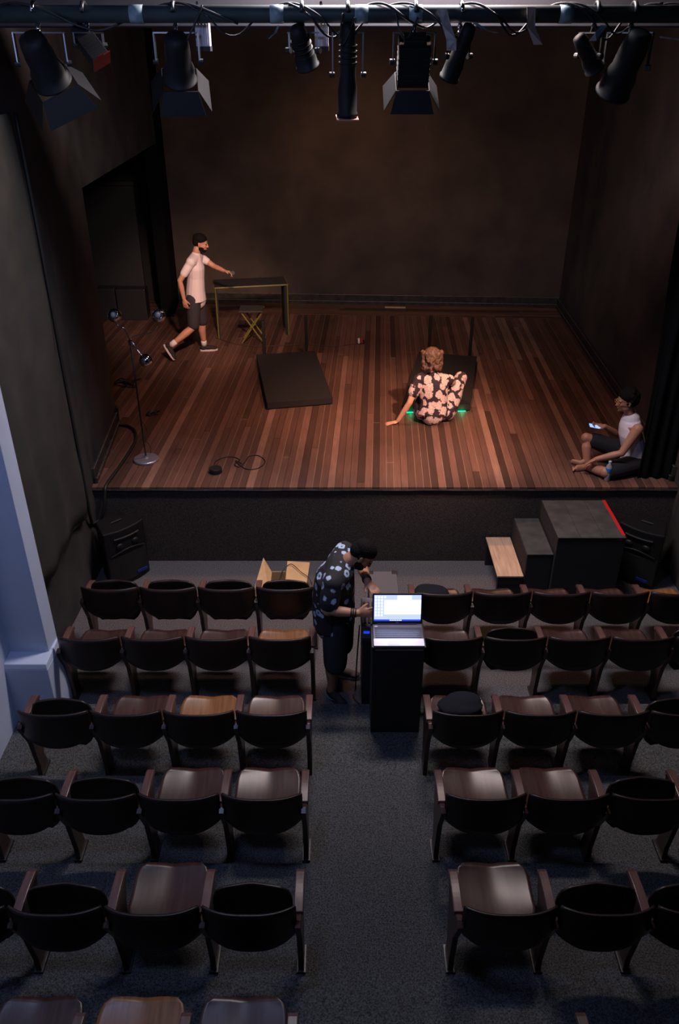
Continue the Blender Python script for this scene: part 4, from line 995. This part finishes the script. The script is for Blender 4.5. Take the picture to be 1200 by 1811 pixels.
# ------------------------------------------------------------------ loudspeakers
def speaker(a, c, depth, label, flip):
    """a, c = two plan points of the front face (left and right seen from the seats)"""
    a, c = V((*a, 0)), V((*c, 0)); d = (c-a).normalized(); n = V((d.y, -d.x, 0))      # n points out of the front
    wd = (c-a).length; mid = (a+c)/2; h = .66
    t = thing('loudspeaker', label, 'loudspeaker', (mid.x-n.x*depth/2, mid.y-n.y*depth/2, 0), 'floor loudspeakers beside the stage front')
    M = Matrix(((d.x, n.x, 0, mid.x), (d.y, n.y, 0, mid.y), (0, 0, 1, 0), (0, 0, 0, 1)))
    b = BM(); w2 = wd/2; fr = []
    for k in range(13):
        u = -1+2*k/12; fr.append((w2*u, .045*(1-u*u)))
    prism(b, fr+[(w2*.62, -depth), (-w2*.62, -depth)], 0, h); cab = obj('cabinet', b, M_speaker, t, bevel=.012, xf=M)
    b = BM(); fr2 = [(x*.93, y+.006) for x, y in fr]; prism(b, fr2+[(w2*.9, -.01), (-w2*.9, -.01)], .05, .36); obj('grille', b, M_rubber, t, xf=M)
    # horn flare with curved lip
    b = BM(); pts = [(-w2*.8+wd*.8*k/10, .055*(1-(-.8+1.6*k/10)**2)+.008, .385+.05*math.sin(math.pi*k/10)) for k in range(11)]; tube(b, pts, .007, 8); obj('trim_line', b, M_blackmetal, t, xf=M)
    b = BM(); pts = [(-w2*.6+wd*.6*k/8, .055*(1-(-.6+1.2*k/8)**2)+.006, .575) for k in range(9)]; tube(b, pts, .010, 8); obj('horn_lip', b, M_blackmetal, t, xf=M)
    for q in (-1, 1):
        b = BM(); ball(b, (q*.09, .044, .48), (.045, .02, .035)); obj('horn', b, M_speaker, t, smooth=True, xf=M)
    b = BM(); box(b, (w2*.25, .046, .085), (w2*.75, .056, .115)); o = obj('badge', b, M_bluebadge, t, xf=M); o['label'] = 'dark blue maker badge'
    b = BM(); tube(b, [(-.07, -depth*.45, h), (-.06, -depth*.45, h+.012), (.06, -depth*.45, h+.012), (.07, -depth*.45, h)], .010, 8); obj('carry_handle', b, M_rubber, t, xf=M)
speaker((-2.40, 6.90), (-2.06, 7.24), .30, 'black floor loudspeaker at the left of the stage front, turned to the aisle', 1)
speaker((2.92, 7.18), (3.29, 6.88), .32, 'black floor loudspeaker at the right wall beside the riser boxes', -1)

# ------------------------------------------------------------------ risers / steps
t = thing('riser_box', 'large black riser box with red tape along one edge, against the stage', 'riser', (2.46, 6.98, 0))
b = BM(); box(b, (2.13, 6.625, 0), (2.79, 7.36, .80)); obj('box_body', b, M_black, t, bevel=.004)
b = BM()
for k in range(3): box(b, (2.128+k*.2215, 6.62, .80), (2.128+k*.2215+.219, 7.36, .812))
obj('top_boards', b, mat('charcoal_boards', (.045, .043, .042), .6, var=.3, vscale=9), t, bevel=.002)
b = BM(); box(b, (2.762, 6.66, .812), (2.795, 7.36, .8135)); box(b, (2.7925, 6.66, .76), (2.7955, 7.36, .812)); obj('edge_tape', b, M_red, t)['label'] = 'bright red tape'
b = BM(); box(b, (2.1285, 6.63, .62), (2.1305, 7.35, .80)); obj('side_panel', b, M_skirt, t)
t = thing('riser_box', 'middle black riser step between the bench and the large box', 'riser', (2.0, 7.0, 0))
b = BM(); box(b, (1.87, 6.68, 0), (2.125, 7.38, .568)); obj('box_body', b, M_black, t, bevel=.004)
b = BM(); box(b, (1.868, 6.677, .568), (2.126, 7.38, .58)); obj('top_board', b, mat('charcoal_board', (.040, .042, .040), .6, var=.3, vscale=9), t, bevel=.002)
b = BM(); box(b, (1.866, 6.69, .05), (1.870, 7.37, .56)); obj('side_panel', b, M_skirt, t)
t = thing('low_bench', 'low bench with a pale wooden top beside the black riser step', 'bench', (1.72, 7.03, 0))
b = BM(); box(b, (1.59, 6.66, .312), (1.855, 7.40, .33)); obj('bench_top', b, M_benchtop, t, bevel=.003)
for (x, y) in ((1.60, 6.67), (1.60, 7.34)):
    b = BM(); box(b, (x, y, 0), (x+.24, y+.04, .312)); obj('leg', b, M_black, t)
b = BM(); box(b, (1.60, 6.665, .23), (1.845, 6.68, .312)); obj('apron', b, M_black, t)
b = BM(); box(b, (1.84, 6.70, .23), (1.852, 7.36, .312)); obj('apron', b, M_black, t)

# ------------------------------------------------------------------ platforms on the stage
def platform(nl, nr, fr_, fl, label, posts, green=False):
    cx = sum(p[0] for p in (nl, nr, fr_, fl))/4; cy = sum(p[1] for p in (nl, nr, fr_, fl))/4
    t = thing('low_platform', label, 'platform', (cx, cy, S), 'low black platforms on the stage')
    b = BM(); prism(b, [nl, nr, fr_, fl], S+.012, S+.100); obj('deck', b, M_mat, t, bevel=.006)
    c = V((cx, cy)); ins = [tuple(V(p)+(c-V(p))*.04) for p in (nl, nr, fr_, fl)]
    b = BM(); prism(b, ins, S, S+.013); obj('base', b, M_rubber, t)
    d = (V(nr)-V(nl)); b = BM(); n = V((d.y, -d.x)).normalized()*.004
    extrude_poly(b, [(nl[0]+n.x+d.x*.008, nl[1]+n.y+d.y*.008, S+.016), (nr[0]+n.x-d.x*.008, nr[1]+n.y-d.y*.008, S+.016), (nr[0]+n.x-d.x*.008, nr[1]+n.y-d.y*.008, S+.096), (nl[0]+n.x+d.x*.008, nl[1]+n.y+d.y*.008, S+.096)], (-n.x, -n.y, 0)); obj('front_edge', b, M_matside, t)
    for (x, y, h) in posts:
        b = BM(); box(b, (x-.021, y-.021, S), (x+.021, y+.021, S+h)); obj('post', b, M_rubber, t, bevel=.003)
    if green:
        for k in (.82, .07):
            p = V(nl)+(V(nr)-V(nl))*k; q = V(nl)+(V(nr)-V(nl))*(k+.11); n2 = n*4
            b = BM(); tube(b, [(p.x+n2.x, p.y+n2.y, S+.010), (q.x+n2.x, q.y+n2.y, S+.010)], .008, 8); o = obj('light_strip', b, M_green, t); o['label'] = 'glowing green strip'
            light('POINT', 'green_strip_light', ((p.x+q.x)/2+n2.x*2, (p.y+q.y)/2+n2.y*2, S+.03), None, 0.12, (0.02, 1.0, .4), shadow_soft_size=.03)
platform((-.92, 9.48), (-.087, 9.66), (-.36, 11.47), (-1.215, 11.30), 'low black platform left of centre on the stage with two rear posts', [(-1.10, 11.36, .58), (-.49, 11.49, .62)])
platform((.782, 9.39), (1.653, 9.44), (1.995, 11.22), (1.168, 11.42), 'low black platform in front of the seated woman, right of centre', [(1.32, 11.44, .64), (1.90, 11.28, .66)], True)

# ------------------------------------------------------------------ table and folding stool
t = thing('narrow_table', 'narrow black table with olive yellow edges at the back of the stage', 'table', (-1.36, 12.6, S))
A, B_ = V((-1.90, 12.32, 0)), V((-.81, 12.52, 0)); dd = (B_-A).normalized(); nn = V((-dd.y, dd.x, 0)); W = .46
def qd(s0, s1, w0, w1): return [tuple((A+dd*s+nn*w_).xy) for s, w_ in ((s0, w0), (s1, w0), (s1, w1), (s0, w1))]
Lg = (B_-A).length; zt = S+.80
b = BM(); prism(b, qd(0, Lg, 0, W), zt-.018, zt+.012); obj('tabletop', b, mat('charcoal_tabletop', (.030, .026, .028), .6), t)
for s0 in (0, Lg-.04):
    b = BM(); prism(b, qd(s0, s0+.04, W-.05, W), S, zt-.018); obj('leg', b, M_black, t); b = BM(); prism(b, qd(s0, s0+.03, 0, .035), S, zt-.018); obj('leg', b, M_black, t)
b = BM(); prism(b, qd(Lg-.05, Lg-.02, .04, W-.05), S+.12, zt-.02); obj('side_panel', b, M_black, t)
b = BM(); P0 = A-nn*.004; P1 = A+dd*Lg-nn*.004
tube(b, [(P0.x, P0.y, zt-.003), (P1.x, P1.y, zt-.003)], .013, 6)
for q in (P0, P1): tube(b, [(q.x, q.y, S), (q.x, q.y, zt)], .011, 6)
q0, q1 = A+nn*W, A; tube(b, [(q0.x-.012, q0.y, zt+.005), (q1.x-.012, q1.y, zt+.005)], .008, 6); q0, q1 = A+dd*Lg+nn*W, A+dd*Lg; tube(b, [(q0.x+.012, q0.y, zt+.005), (q1.x+.012, q1.y, zt+.005)], .008, 6)
obj('edge_trim', b, M_yellow, t)['label'] = 'olive yellow edge trim'
t = thing('folding_stool', 'small folding stool with crossed olive legs in front of the narrow table', 'stool', (-1.35, 12.15, S))
b = BM(); box(b, (-1.53, 12.04, S+.50), (-1.17, 12.36, S+.525)); obj('seat', b, mat('charcoal_stool_seat', (.035, .03, .03), .7), t, bevel=.004)
for y in (12.07, 12.33):
    for (xa, xb) in ((-1.51, -1.17), (-1.17, -1.51)):
        b = BM(); tube(b, [(xa, y, S+.012), (xb, y+.02, S+.505)], .012, 8); obj('leg', b, M_yellow, t)
b = BM(); tube(b, [(-1.34, 12.06, S+.25), (-1.34, 12.36, S+.25)], .008, 8); obj('cross_bar', b, M_blackmetal, t)

# ------------------------------------------------------------------ floor lamp
lx, ly = -2.16, 8.05
t = thing('floor_lamp', 'chrome floor lamp with three ball shades on bent arms at the stage left', 'lamp', (lx, ly, S))
b = BM(); lathe(b, [(.06, 0), (.132, 0), (.137, .006), (.137, .024), (.130, .031), (.03, .036), (.016, .042), (.012, .06)], (lx, ly, S), 40); obj('base', b, mat('brushed_chrome', (.42, .40, .46), .42, metal=.7), t, smooth=False)
b = BM(); tube(b, [(lx, ly, S+.04), (lx, ly, S+1.36)], .009, 12); obj('pole', b, M_pole, t, smooth=True)
b = BM(); lathe(b, [(.012, 1.33), (.022, 1.34), (.022, 1.38), (.012, 1.39)], (lx, ly, S), 16); obj('joint', b, M_chrome, t)
J = V((lx, ly, S+1.38))
def ball_shade(c, facing, arm, mtl_in):
    b = BM(); tube(b, arm, .006, 10, smooth_n=6); a = obj('arm', b, M_chrome, t, smooth=True)
    b = BM(); c = V(c); prof = []
    for k in range(15):
        th = math.pi*k/14*.72; prof.append((max(.003, .070*math.sin(th)), .070*math.cos(th)))
    prof2 = [(r*.93, z*.93) for r, z in reversed(prof)]
    lathe(b, prof+prof2, (0, 0, 0), 28, xf=Matrix.Translation(c) @ V(facing).to_track_quat('-Z', 'Y').to_matrix().to_4x4()); s = obj('lamp_shade', b, M_chrome, a, smooth=True)
    b = BM(); ball(b, c+V(facing).normalized()*.02, (.03, .03, .03)); obj('bulb', b, mtl_in, a, smooth=True)
ball_shade((-2.005, 7.98, 2.125), (.2, -.1, -1), [J, J+V((.035, -.01, -.03)), J+V((.075, -.03, -.10)), J+V((.118, -.05, -.150))], M_white)
ball_shade((-2.285, 8.06, 2.575), (-.3, -.75, .55), [J, J+V((-.02, 0, .06)), J+V((-.05, 0, .13)), J+V((-.11, .01, .16)), J+V((-.13, .01, .21))], M_white)
ball_shade((-1.835, 8.05, 2.575), (-.1, -.8, .6), [J, J+V((.05, 0, .045)), J+V((.14, 0, .062)), J+V((.24, 0, .085)), J+V((.30, 0, .16))], M_white)
cable('lamp_cord', [(lx+.02, ly+.12, S+.01), (lx+.04, ly+.10, S+.12), (lx+.015, ly+.02, S+.25), (lx+.04, ly+.05, S+.33), (lx, ly+.015, S+.48)], .003, M_rubber, 'thin cord curling down the pole of the floor lamp')

# ------------------------------------------------------------------ cables and small things on the stage
cable('thick_cable', [(-2.69, 9.02, S+.25), (-2.68, 8.99, S+.03), (-2.55, 8.93, S+.02), (-2.43, 8.75, S+.02), (-2.38, 8.42, S+.02), (-2.41, 7.9, S+.02), (-2.45, 7.45, S+.02), (-2.46, 7.37, S-.06), (-2.49, 7.33, .70), (-2.55, 7.31, .60), (-2.60, 7.25, .59), (-2.575, 7.15, .68), (-2.545, 7.06, .95), (-2.535, 7.03, 1.6), (-2.535, 7.02, 2.4), (-2.54, 7.03, 3.4), (-2.55, 7.04, 4.5)], .017, M_rubber, 'thick black cable looping over the left stage edge and up the wall', 5)
cable('thick_cable', [(-2.66, 7.56, S+.03), (-2.71, 8.3, S+.035), (-2.70, 8.95, S+.03)], .014, mat('worn_black_cable', (.05, .04, .04), .5, var=.6, vscale=30), 'worn black cable lying along the left skirting of the stage', 4)
t = thing('gaffer_tape_roll', 'thick black roll lying near the front edge of the stage', 'tape roll', (-1.345, 7.76, S))
b = BM(); lathe(b, [(.035, .002), (.066, 0), (.070, .006), (.070, .050), (.066, .056), (.035, .054)], (-1.345, 7.76, S), 32); obj('roll', b, M_rubber, t)
cable('electric_cable', [(-1.36, 7.83, S+.006), (-1.38, 8.02, S+.006), (-1.25, 8.13, S+.006), (-1.12, 8.06, S+.006), (-1.16, 7.93, S+.012), (-1.10, 7.88, S+.006), (-1.05, 8.0, S+.010), (-1.02, 8.14, S+.006), (-.92, 8.16, S+.006), (-.83, 8.02, S+.006), (-.88, 7.86, S+.006), (-1.0, 7.82, S+.006), (-1.1, 7.92, S+.006), (-1.16, 8.02, S+.012), (-1.08, 7.95, S+.012)], .005, M_rubber, 'thin black cord looped on the floor beside the black roll')
for cx_, cy_, lab, sc_ in ((-2.33, 9.35, 'small tangle of dark cord beside the floor lamp', .10), (-2.95, 10.4, 'dark tangle of cord in the left wing entrance', .22)):
    random.seed(int(cy_*10)); cable('cord_tangle', [(cx_+random.uniform(-1, 1)*sc_, cy_+random.uniform(-.8, .8)*sc_, S+.008+random.uniform(0, .02)) for k in range(16)], .006, M_rubber, lab)
cable('electric_cable', [(-1.95, 12.35, S+.006), (-1.6, 12.05, S+.006), (-1.2, 11.95, S+.006), (-.9, 11.99, S+.006), (-.5, 12.03, S+.006), (-.1, 11.95, S+.006), (.2, 12.05, S+.006), (.31, 12.09, S+.006)], .005, mat('brown_cord', (.05, .03, .02), .6), 'long thin cord running across the stage behind the left platform')
t = thing('plug_socket', 'small black connector with red and white ends at the stage centre', 'connector', (.33, 12.1, S))
b = BM(); box(b, (.27, 12.06, S), (.39, 12.14, S+.045)); obj('socket_body', b, M_rubber, t, bevel=.005)
b = BM(); tube(b, [(.30, 12.05, S+.03), (.30, 12.15, S+.055)], .018, 10); obj('white_plug', b, M_white, t)
b = BM(); tube(b, [(.345, 12.05, S+.025), (.345, 12.13, S+.05)], .016, 10); obj('red_plug', b, M_red, t)
b = BM(); prism(b, [(.80, 14.02), (1.16, 14.00), (1.16, 14.04), (.80, 14.06)], S+.003, S+.02); tag(obj('wood_slat', b, M_benchtop), 'short pale wooden slat lying along the back skirting', 'slat')
